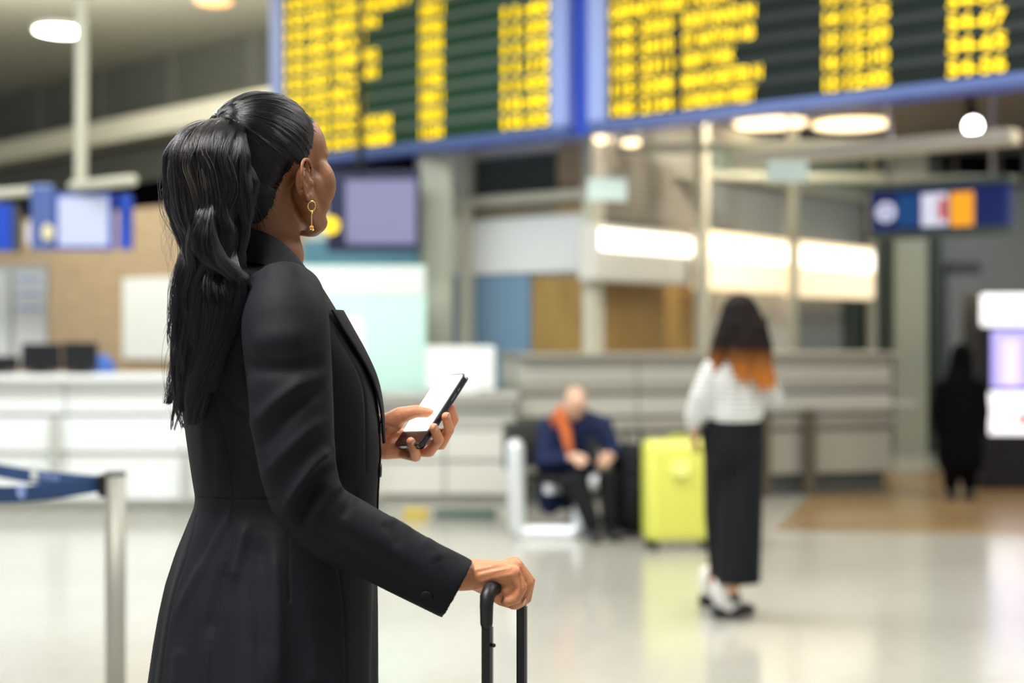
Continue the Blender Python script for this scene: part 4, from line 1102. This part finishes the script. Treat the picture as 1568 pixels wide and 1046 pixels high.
def build_coat():
    mb = MB(); RL = []; N = 64
    ys = [384, 390, 396, 403, 410, 417, 424, 433, 442, 455, 470, 495, 520, 540, 560, 580, 600, 625, 650, 675, 700, 720, 735, 750, 760, 768, 775, 787, 800, 825, 850, 875, 900, 925, 950, 1000, 1046, 1120, 1200, 1300, 1380, 1460]
    for y in ys:
        row = []
        for i in range(N):
            p = 360*i/N
            fl = 0
            if y > 770:        # skirt flutes
                k = min(1, (y-770)/250); fl = k*(.008*math.cos(math.radians(p*7+20))+.005*math.cos(math.radians(p*11)))
            row.append(coat_pt(p, y, fl))
        RL.append(row)
    c = sum(RL[-1], Vector())/N
    RL.append([c+(p-c)*.96 for p in RL[-1]]); RL.append([p+Vector((0, 0, .12)) for p in RL[-1]])
    v, f = rings(RL); mb.add(v, f)
    def sleeve(l, cuff_dir, n=28, flat=1.0):
        S = spline([tuple(W(*p[:3]))+(p[3]/1000,) for p in l], 5)
        pts = [Vector(s[:3]) for s in S]; rad = [s[3] for s in S]
        pts, T, Nn = frames(pts); R = []
        # domed shoulder end
        for a in (75, 50, 25):
            a = math.radians(a); R.append((pts[0]-T[0]*rad[0]*math.sin(a), T[0], Nn[0], rad[0]*math.cos(a)))
        R += list(zip(pts, T, Nn, rad))
        out = []
        for k, (p, t, nn, r) in enumerate(R):
            b = t.cross(nn); w = max(0, (k-(len(R)-7))/6)
            t2 = t.lerp(cuff_dir.normalized(), w).normalized()
            n2 = (nn-t2*nn.dot(t2)).normalized(); b2 = t2.cross(n2)
            # keep the ring round about t but sheared onto the cuff plane
            ring = []
            for i in range(n):
                q = 2*math.pi*i/n; o = nn*math.cos(q)*r+b*math.sin(q)*r
                s = -o.dot(t2)/max(.3, t.dot(t2)) if w > 0 else 0
                ring.append(p+o+t*s*w)
            out.append(ring)
        c = sum(out[-1], Vector())/n
        out.append([c+(p-c)*.90-T[-1]*.001 for p in out[-1]]); out.append([p-T[-1]*.035 for p in out[-1]])
        v, f = rings(out); mb.add(v, f)
    # right sleeve (towards the photograph) and left sleeve (behind)
    cd = W(728, 857, 2.0)-W(679, 945, 2.0); cd = Vector((-cd.z, 0, cd.x)) if False else Vector((.86, .02, -.50))
    sleeve([(437, 462, 2.03, 58), (437, 500, 2.0, 62), (442, 560, 1.985, 60.5), (447, 620, 1.975, 58), (452, 680, 1.97, 55), (461, 735, 1.972, 52), (482, 783, 1.975, 50), (530, 815, 1.98, 50), (580, 840, 1.985, 48), (632, 868, 1.99, 46.5), (672, 888, 1.995, 46), (703, 903, 2.0, 46)], Vector((.875, .03, -.485)))
    sleeve([(430, 462, 2.33, 58), (436, 520, 2.36, 60), (445, 620, 2.37, 56), (462, 700, 2.36, 50), (515, 705, 2.325, 47), (552, 694, 2.295, 47), (567, 690, 2.285, 46)], Vector((.92, -.25, .08)))
    # shoulder yoke joining sleeve and back
    for s in (1, -1):
        cpt = W(408, 426, YB)
        mb.tube([cpt, cpt+RB*s*.06+Vector((.004, 0, -.006)), cpt+RB*s*.11+Vector((.010, 0, -.020)), cpt+RB*s*.150+Vector((.014, 0, -.036))], [.034, .037, .041, .046], 16)
    me = remesh(mb, .0030, 26, .5)
    seams = [([(365, 470), (366, 500), (369, 545), (376, 575), (386, 620)], 2.4, -3.0),          # armhole
             ([(386, 430), (374, 450), (366, 474)], 2.4, -1.6),
             ([(302, 761), (350, 763), (395, 764), (420, 764)], 1.7, -2.2),
             ([(326, 603), (340, 650), (352, 705), (359, 761)], 1.5, -1.6),
             ([(358, 766), (350, 847), (334, 913), (325, 980), (320, 1060)], 1.8, -2.4),
             ([(300, 790), (285, 850), (268, 902), (254, 975), (245, 1060)], 1.8, -2.4),
             ([(441, 809), (442, 860), (443, 920)], 2.0, -2.2), ([(517, 861), (524, 910), (529, 980), (530, 1060)], 1.6, -1.6),
             ([(516, 510), (540, 552), (556, 590), (561, 640), (561, 720)], 1.7, -1.8)]
    folds = [([(353, 776), (338, 812), (317, 853), (292, 900), (268, 950)], 5.5, 4.2), ([(340, 775), (322, 815), (300, 868)], 6, -3.5), ([(378, 800), (366, 845), (353, 895)], 7, 3.5),
             ([(346, 860), (330, 920), (318, 980)], 8, -3), ([(400, 820), (395, 900), (398, 1040)], 12, -3), ([(275, 990), (270, 1060)], 7, 3), ([(420, 830), (425, 930), (425, 1060)], 8, 3), ([(470, 870), (480, 1000), (480, 1060)], 12, 3),
             # sleeve
             ([(374, 562), (400, 566), (440, 566), (475, 562), (503, 556)], 9, -2.6), ([(385, 525), (420, 518), (470, 514)], 15, 3.0),
             ([(470, 580), (445, 598), (415, 622), (388, 655)], 8, 3.4), ([(500, 590), (465, 615), (430, 650), (395, 695)], 8, -3.2), ([(503, 640), (470, 662), (430, 700), (405, 735)], 8, 3.0),
             ([(506, 688), (484, 706), (458, 742), (436, 784)], 7, 5.5), ([(512, 712), (490, 735), (466, 770), (452, 806)], 7, -6.0),
             ([(530, 742), (510, 752), (492, 775), (478, 800)], 6, 3.0), ([(380, 570), (388, 640), (404, 720)], 7, 2.5),
             ([(545, 752), (536, 770), (520, 795)], 5, -3.0), ([(595, 796), (612, 797), (636, 816)], 5, 3.0), ([(585, 800), (600, 815), (612, 840)], 6, -2.4), ([(650, 822), (664, 838), (672, 860)], 7, 2.4), ([(678, 838), (700, 848), (722, 848)], 6, 2.2),
             ([(500, 800), (540, 826), (600, 862), (650, 900)], 10, -2.4),
             # back
             ([(300, 560), (312, 640), (318, 740)], 8, 2.2), ([(345, 560), (352, 640), (370, 740)], 9, -2.5), ([(330, 640), (336, 700), (338, 750)], 7, 1.8),
             ([(330, 590), (350, 615), (385, 640)], 5, -1.8), ([(400, 412), (430, 405), (465, 415)], 9, 2.0)]
    sculpt(me, [(a, b_*1.4, c_*(1.75 if b_ > 6 else 1.15)) for a, b_, c_ in folds]+seams, Ymax=2.32)
    # close weave and faint large creases
    co = getco(me); no = getno(me)
    d = np.array([noise.noise(Vector((c[0]*9, c[1]*9, c[2]*5)))*.0016 for c in co])
    setco(me, co+no*d[:, None])
    return link('coat', me, M['coat'], woman)
COAT = build_coat()

def sheet(name, grid, th_, m, parent, smooth=True, k=5):
    """thin cloth panel with thickness from a grid of points (rows of equal length)"""
    G = [[Vector(p) for p in spline([tuple(q) for q in row], k)] for row in grid]
    cols = len(G[0]); G2 = []
    for j in range(cols): G2.append([Vector(p) for p in spline([tuple(G[i][j]) for i in range(len(G))], 4)])
    R, C_ = len(G2), len(G2[0]); V = [p for r in G2 for p in r]
    F = [(i*C_+j, i*C_+j+1, (i+1)*C_+j+1, (i+1)*C_+j) for i in range(R-1) for j in range(C_-1)]
    me = mesh(V, F); me.materials.append(m)
    o = link(name, me, None, parent, smooth=smooth)
    s = o.modifiers.new('thickness', 'SOLIDIFY'); s.thickness = th_; s.offset = 0
    b = o.modifiers.new('edge', 'BEVEL'); b.width = th_*.35; b.segments = 2; b.limit_method = 'ANGLE'; b.angle_limit = 1
    return o
NC = W(413, 380, YB)
def mir(p): return p-RB*2*((p-NC).dot(RB))
# collar: upper edge, fold, lower edge; from the centre back over her right to the notch, mirrored to her left
up_ = wp([(354, 356, 2.162), (372, 349, 2.128), (398, 355, 2.108), (425, 368, 2.100), (448, 388, 2.102), (474, 420, 2.108), (499, 458, 2.118)])
mi_ = wp([(346, 372, 2.165), (364, 368, 2.108), (394, 376, 2.082), (424, 390, 2.076), (448, 406, 2.082), (474, 433, 2.094), (502, 460, 2.108)])
lo_ = wp([(342, 398, 2.165), (356, 396, 2.098), (385, 402, 2.066), (416, 410, 2.055), (446, 424, 2.065), (474, 446, 2.085), (501, 466, 2.106)])
inn = wp([(364, 372, 2.165), (378, 368, 2.142), (402, 374, 2.128), (428, 388, 2.122), (450, 406, 2.124), (474, 434, 2.128), (499, 462, 2.124)])
full = [[mir(p) for p in reversed(r[1:])]+r for r in (inn, up_, mi_, lo_)]
COLLAR = sheet('collar', full, .0035, M['coat'], COAT, k=4)
# lapels: outer free edge against the chest, inner edge at the front opening
for s in (0, 1):
    rows = []
    for y in (476, 505, 540, 580, 625, 680):
        k = (y-476)/204
        po = 44-34*k**1.1
        r = [coat_pt(a, y, off) for a, off in ((po, .006), (po*.66, .0085), (po*.33, .009), (2, .008))]
        if s: r = [mir(p) for p in r]
        rows.append(r)
    sheet('lapel', rows, .0035, M['coat'], COAT, k=3)
# front placket edge, cuff buttons, front buttons
pk = [coat_pt(-3, y, .006) for y in (640, 700, 760, 850, 950, 1100, 1300, 1450)]
MB().tube(pk, .0028, 8).obj('placket_edge', M['coat'], COAT, True)
for y in (655, 720, 790, 870):
    c = coat_pt(14, y, .001); n = (coat_pt(14, y, .02)-c).normalized()
    MB().tube([c, c+n*.003], .0105, 20, False).obj('button', M['coat_lining'], COAT, True)
def surf_button(px, py, r):
    """button lying on the sleeve surface that the ray through the pixel meets"""
    bv = BUTTON_BVH
    o = Vector((0, 0, CH)); d = (W(px, py, 2)-o).normalized()
    h, n, i, dist = bv.ray_cast(o, d)
    if h is None: return
    mb = MB().tube([h-n*.001, h+n*.0015, h+n*.0032], [r, r, r*.85], 20, False)
    mb.obj('button', M['coat'], COAT, True)
BUTTON_BVH = BVHTree.FromPolygons([v.co for v in COAT.data.vertices], [p.vertices for p in COAT.data.polygons])
surf_button(653, 914, .0095)
# pale shirt edge inside the collar is hidden; nothing else shows at the neck

# ---- hair: cap that follows the skull
def hair():
    me0 = BODY.data; bm = bmesh.new(); bm.from_mesh(me0)
    Hi = HR.transposed(); keep = []
    def loc(p): return Hi @ (p-HC)
    # hairline height as a function of the angle from the face
    ang = [0, 25, 45, 58, 68, 78, 88, 98, 108, 118, 130, 145, 160, 180]
    hz = [.080, .076, .062, .042, .020, -.006, .000, .002, -.012, -.034, -.058, -.074, -.082, -.086]
    def mask(l):
        a = abs(math.degrees(math.atan2(l.x, l.y+.01)))
        return l.z-np.interp(a, ang, hz)
    lay = {}
    dele = []
    for v in bm.verts:
        l = loc(v.co)
        ear = abs(l.x) > .0775 and -.07 < l.z < .010 and -.037 < l.y < .016
        if l.length > .16 or l.z < -.10: dele.append(v); continue
        m = mask(l); wav = .004*noise.noise(l*90)
        if m+wav < 0 or ear: dele.append(v); continue
        lay[v] = (m, l)
    bmesh.ops.delete(bm, geom=dele, context='VERTS')
    for v in bm.verts:
        l = loc(v.co); m = mask(l); n = v.normal.copy()
        k = min(1, max(0, m/.045)); k = k*k*(3-2*k)
        t = .0003+.0062*k
        v.co += n*t
    bm.normal_update()
    me = bpy.data.meshes.new('m'); bm.to_mesh(me); bm.free()
    me.polygons.foreach_set('use_smooth', [True]*len(me.polygons))
    cap = link('hair', me, M['hair_base'], woman)
    bvh = BVHTree.FromPolygons([v.co for v in me.vertices], [p.vertices for p in me.polygons])
    TIE = W(350, 190, 2.105)
    bvh2 = BVHTree.FromPolygons([v.co for v in me0.vertices], [p.vertices for p in me0.polygons])
    # strands lie along the cap from the hairline to the tie
    cen = HC+HR @ Vector((0, -.012, .02))
    td = (TIE-cen).normalized(); S = []
    vs = [v.co.copy() for v in me.vertices]; rnd = random.Random(11)
    NS = 9000
    for k in range(NS):
        p = rnd.choice(vs); d = (p-cen).normalized(); ang_ = d.angle(td)
        if ang_ < .12: continue
        nn = 13; pts = []; ph = rnd.random()*6.3; cl = noise.noise(p*60)*6
        gq = d.cross(td).normalized(); az_ = math.atan2(gq.z, gq.x)
        lift = .0006+.0008*rnd.random()+.0022*max(0, noise.noise(Vector((az_*9, ang_*1.2, 0))))+.0022*max(0, noise.noise(Vector((az_*24, ang_*2, 3))))
        sdir = d.cross(td).normalized(); over = max(0, rnd.gauss(.01, .02))
        for j in range(nn):
            f = j/(nn-1); f = -over+f*(1+over); w0 = math.sin((1-f)*ang_)/math.sin(ang_); w1 = math.sin(f*ang_)/math.sin(ang_)
            # strands sweep a little over the crown on their way back
            q = (d*w0+td*w1)
            q = (q+Vector((0, 0, .10*math.sin(f*math.pi)*min(1, ang_)))+sdir*(.018*math.sin(ph*.2+cl+f*4)*math.sin(f*math.pi))).normalized()
            h, n_, i_, ds = bvh.ray_cast(cen, q)
            if h is None: h, n_, i_, ds = bvh2.ray_cast(cen, q)
            if h is None or (h-cen).length > .13: r = None
            else: r = (h-cen).length
            if r is None:
                if pts: r = lastr
                else: break
            lastr = r
            pts.append(cen+q*(r+lift*math.sin(max(0, min(1, f*4))*math.pi/2)+(.004 if f > .9 else 0)))
        if len(pts) == nn:
            S.append(pts)
    return cap, bvh, S, TIE

def hair_mat(name, mel, rough=.28, rand=.15, white=0.):
    m = bpy.data.materials.new(name); m.use_nodes = True; nt = m.node_tree
    b = nt.nodes['Principled BSDF']
    b.inputs['Base Color'].default_value = (.0055, .0055, .0068, 1); b.inputs['Roughness'].default_value = rough+.12
    b.inputs['Specular IOR Level'].default_value = .42
    out = nt.nodes['Material Output']
    h = nt.nodes.new('ShaderNodeBsdfHairPrincipled'); h.parametrization = 'COLOR'
    h.inputs['Color'].default_value = (*mel, 1)
    h.inputs['Roughness'].default_value = rough; h.inputs['Radial Roughness'].default_value = .3; h.inputs['IOR'].default_value = 1.5; h.inputs['Random Roughness'].default_value = .5
    nt.links.new(h.outputs[0], out.inputs['Surface'])
    return m
M['hair'] = hair_mat('black_hair', (.002, .002, .003), .17)
M['hair_warm'] = hair_mat('dark_brown_hair', (.035, .023, .015), .3)

def strands(name, S, rad, m, parent, tip=.35, **k):
    hc = bpy.data.hair_curves.new(name); hc.add_curves([len(s) for s in S])
    P = np.array([tuple(p) for s in S for p in s], np.float32)
    hc.position_data.foreach_set('vector', P.ravel())
    R = np.concatenate([np.linspace(1, tip, len(s))*rad for s in S]).astype(np.float32)
    a = hc.attributes.get('radius') or hc.attributes.new('radius', 'FLOAT', 'POINT')
    a.data.foreach_set('value', R)
    hc.materials.append(m)
    o = bpy.data.objects.new(name, hc); COL.objects.link(o)
    o.parent = parent; o.matrix_parent_inverse = wm(parent).inverted()
    return prop(o, **k)
CAP, CAPBVH, CS, TIE = hair()
strands('strands', CS, .00036, M['hair'], CAP, .8, kind='stuff')

# baby hairs and loose hair at the temple
# ---- ponytail
PT_ = [  # centre px, py, Y, half width px, half depth mm
    (352, 190, 2.100, 20, 18), (340, 193, 2.085, 33, 30), (326, 210, 2.065, 48, 40), (321, 240, 2.052, 59, 46), (322, 280, 2.045, 60, 46), (322, 330, 2.042, 56, 43),
    (326, 375, 2.035, 47, 40), (325, 415, 2.030, 43, 37), (316, 460, 2.028, 40, 34), (306, 510, 2.026, 35, 30), (298, 560, 2.030, 31, 26), (291, 610, 2.034, 24, 20), (284, 655, 2.036, 14, 12)]
def ponytail():
    S = spline(PT_, 6)
    RL = []
    for s in S:
        c = W(*s[:3]); w_ = s[3]/FP*s[2]*.86; d = s[4]/1000*.86
        RL.append([c+Vector((w_*math.cos(a), d*math.sin(a), 0)) for a in [i*math.pi/12 for i in range(24)]])
    v, f = rings(RL[:-4])
    me = mesh(v, f); core = link('ponytail', me, M['hair_base'], woman, smooth=True)
    rnd = random.Random(5); out = []; warm = []; hl = []
    C = [np.array([*W(*s[:3]), s[3]/FP*s[2], s[4]/1000]) for s in S]; n = len(C)
    clumps = [(rnd.uniform(0, 6.283), rnd.uniform(.62, 1.04), rnd.uniform(0, 6.28), rnd.uniform(.6, 1.4), rnd.uniform(.74, 1.0)) for _ in range(120)]
    for k in range(9500):
        an, rr, ph, fq, ln = rnd.choice(clumps)
        an2 = an+rnd.gauss(0, .10); r2 = min(1.08, max(.1, rr+rnd.gauss(0, .035)))
        L = min(1, ln+rnd.uniform(-.06, .03)); pts = []; fly = rnd.random() < .010
        dz = rnd.gauss(0, .0015)
        m_ = int(n*L); step = 2
        for i in range(0, m_, step):
            x, y, z, w_, d = C[i]; f = i/n
            g = min(1, f*3.5)
            rad = r2*(1-(.35*max(0, f-.6)/.4)*(rr*.5))
            wob = .0055*g*math.sin(ph+fq*f*17)*(1+1.5*f)+.002*g*math.sin(ph*2+f*40*fq)
            tw = an2+.6*math.sin(f*3+ph)*g*.35
            qx = x+w_*rad*math.cos(tw)+wob*math.cos(ph)
            qy = y+d*rad*math.sin(tw)+wob*math.sin(ph)*.6
            if fly: qx += -.010*g*math.sin(f*9+ph)-.006*g; qy += .004*g
            pts.append(Vector((qx, qy, z+dz+.002*math.sin(ph+f*20))))
        if len(pts) > 3: (warm if rnd.random() < .16 and math.cos(an2) < .2 else out).append(pts)
    strands('strands', out, .00030, M['hair'], core, .5, kind='stuff')
    strands('brown_strands', warm, .00026, M['hair_warm'], core, .5, kind='stuff')
    # the curled lock that catches the light, and two separate end locks
    def lock(P, N, spread, m, rad=.00032):
        N = int(N*.75); spread *= 1.7
        Q = spline([tuple(W(*p[:3]))+(p[3],) for p in P], 5); o = []
        for k in range(N):
            a = rnd.uniform(0, 6.28); r = math.sqrt(rnd.random())*spread; ph = rnd.random()*6
            o.append([Vector(q[:3])+Vector((math.cos(a)*r*q[3], math.sin(a)*r*q[3]*.5, math.sin(a)*r*q[3]*.3+.001*math.sin(ph+i*.4)))+Vector((.004*math.sin(ph+i*.33), .002*math.cos(ph+i*.3), 0)) for i, q in enumerate(Q)])
        return o
    L1 = lock([(322, 285, 2.03, .15), (315, 318, 2.0, .5), (311, 345, 1.990, .9), (314, 372, 1.984, 1.1), (330, 398, 1.982, 1.1), (352, 414, 1.985, 1), (368, 432, 1.99, .8), (372, 470, 2.01, .3)], 420, .0095, 0)
    L2 = lock([(310, 440, 2.03, .3), (300, 500, 2.03, 1), (284, 540, 2.03, 1), (270, 580, 2.035, .8), (258, 618, 2.04, .3)], 240, .010, 0)
    L3 = lock([(330, 370, 2.03, .2), (330, 420, 2.0, .9), (338, 470, 1.985, 1.1), (325, 530, 1.99, 1), (305, 590, 2.0, .9), (296, 650, 2.01, .4)], 420, .012, 0)
    L4 = lock([(300, 340, 2.04, .2), (286, 400, 2.01, .8), (276, 450, 2.0, 1), (274, 500, 2.005, .9), (286, 560, 2.01, .8), (278, 630, 2.02, .3)], 300, .009, 0)
    L5 = lock([(345, 350, 2.03, .2), (350, 400, 2.0, .8), (362, 440, 1.985, 1), (352, 490, 1.985, .9), (334, 540, 1.99, .8), (322, 600, 2.0, .3)], 260, .008, 0)
    strands('strands', L1+L2+L3+L4+L5, .0003, M['hair'], core, .5, kind='stuff')
    # fly-away hairs at the outer side
    fl = []
    for k in range(70):
        y0 = rnd.uniform(215, 360); x0 = 275-12*math.sin((y0-215)/150*3.1)+rnd.uniform(-4, 6); Y0 = rnd.uniform(2.03, 2.07); am = rnd.uniform(4, 20)
        fl.append([W(x0-am*math.sin(j/9*2.8)+rnd.gauss(0, .6), y0+j*rnd.uniform(7, 8), Y0) for j in range(10)])
    strands('loose_strands', fl, .00014, M['hair_warm'], core, .5, kind='stuff')
    # hair wound round the tie
    mb = MB(); c = TIE
    ax = (W(340, 193, 2.085)-HC).normalized(); u = ax.cross(Vector((0, 0, 1))).normalized(); v2 = ax.cross(u)
    for k in range(3):
        mb.tube([c+ax*(.003*k-.004)+(u*math.cos(a)+v2*math.sin(a))*(.0205-.001*k) for a in [i*.35 for i in range(19)]], .0035, 8)
    mb.obj('hair_tie', M['hair_base'], woman, True)
    MB().tube(wp([(285, 384, 2.04), (275, 396, 2.04), (269, 415, 2.04), (267, 440, 2.04), (270, 470, 2.04), (276, 492, 2.04)]), .0009, 8).obj('red_cord', M['redcord'], woman, True, label='thin dark red cord hanging beside the ponytail')
    return core
ponytail()

# ---- earrings
def earring(k):
    c = HQ((.080)*k, -.004, -.063)
    e = MB(); uy = HR @ Vector((0, 1, 0)); ux = HR @ Vector((1, 0, 0)); z = Vector((0, 0, 1))
    e.tube([c+uy*.0075*math.cos(a)+z*(.0075*math.sin(a)) for a in [i*.33 for i in range(20)]], .0013, 8)
    e.tube([c-z*.0075, c-z*.029], .0011, 8); e.ell(c-z*.010, .0022); e.ell(c-z*.0355, (.0042, .0042, .0018))
    o = e.obj('earring', M['gold'], woman, True, label='gold hoop earring with an amber drop')
    MB().ell(c-z*.0325, (.0034, .0034, .0036)).obj('stone', M['amber'], o, True)
earring(1); earring(-1)

# ---- phone in her left hand
pu = Vector((.474, .459, .748)).normalized(); pv = Vector((.632, -.772, .07)); pv = (pv-pu*pv.dot(pu)).normalized(); pn = pv.cross(pu).normalized()
PC = W(661, 630, 2.268)
if pn.z < 0: pn = -pn
phone = empty('smartphone', PC, label='black smartphone with lit white screen held in her left hand', cat='phone')
def slab3(c, w_, h_, d, r, seg=6):
    out = []
    for sx, sy, a0 in ((1, 1, 0), (-1, 1, 90), (-1, -1, 180), (1, -1, 270)):
        for k in range(seg+1):
            a = math.radians(a0+90*k/seg); out.append(((w_/2-r)*sx+r*math.cos(a), (h_/2-r)*sy+r*math.sin(a)))
    RL = []
    for dd, sc in ((-d/2, -.0012), (-d/2+.0012, 0), (d/2-.0012, 0), (d/2, -.0012)):
        RL.append([c+pv*(x+math.copysign(sc, x)*1)+pu*(y+math.copysign(sc, y))+pn*dd for x, y in out])
    return rings(RL)
v, f = slab3(PC, .072, .145, .0085, .010); MB().add(v, f).obj('phone_body', M['phone_black'], phone)
v, f = slab3(PC+pn*.0045, .068, .141, .0012, .008); MB().add(v, f).obj('screen_glass', M['phone_screen'], phone)
v, f = slab3(PC+pn*.0051+pu*.012, .063, .112, .0026, .003); MB().add(v, f).obj('display', M['screen_lit'], phone)
MB().tube([PC+pv*.0362+pu*.02, PC+pv*.0362+pu*.034], .0010, 6).obj('side_button', M['darkgrey'], phone)
MB().tube([PC+pv*.0362+pu*.040, PC+pv*.0362+pu*.046], .0010, 6).obj('side_button', M['darkgrey'], phone)
MB().ell(PC-pu*.0735-pn*.0, (.004, .002, .001)).obj('charging_port', M['grey_metal'], phone)

# fingernails
def nail(p, d, n, w_=.0055, l=.0065):
    d = d.normalized(); n = (n-d*n.dot(d)).normalized(); s = d.cross(n)
    Mx = Matrix((s, d, n)).transposed()
    MB().ell(p, (w_, l, .0016), Mx, 14, 8).obj('fingernail', M['nail'], woman, True)
camv = Vector((0, -1, 0))
nail(W(632, 676, 2.2125), W(629, 672, 2.21)-W(634, 687, 2.22), Vector((.75, -.65, .1)), .0042, .0055)
nail(W(668, 654, 2.2035), W(664, 650, 2.2)-W(672, 673, 2.22), Vector((.8, -.6, .1)), .0042, .0060)
nail(W(687, 636, 2.2215), W(683, 630, 2.22)-W(688, 658, 2.25), Vector((.8, -.55, .1)), .004, .0055)
nail(W(657, 627, 2.2495), W(658, 632, 2.251)-W(638, 630, 2.254), Vector((-.2, -.25, 1)), .0052, .0065)
nail(W(803, 921, 2.005), Vector((-.5, 0, -1)), Vector((1, -.3, -.3)), .004, .005)

# ------------------------------------------------------------------ set lettering widths
bpy.context.view_layer.update()
for o, w_ in TEXTS:
    if o.dimensions.x > 0: o.scale.x = w_/o.dimensions.x
bpy.context.view_layer.update()
dg = bpy.context.evaluated_depsgraph_get()
for o, w_ in TEXTS:
    me = bpy.data.meshes.new_from_object(o.evaluated_get(dg))
    n = bpy.data.objects.new('row_text', me); COL.objects.link(n); n.parent = o.parent
    n.matrix_parent_inverse = o.matrix_parent_inverse.copy()
    n.location = o.location; n.rotation_euler = o.rotation_euler; n.scale = o.scale
for o, w_ in TEXTS: bpy.data.objects.remove(o)
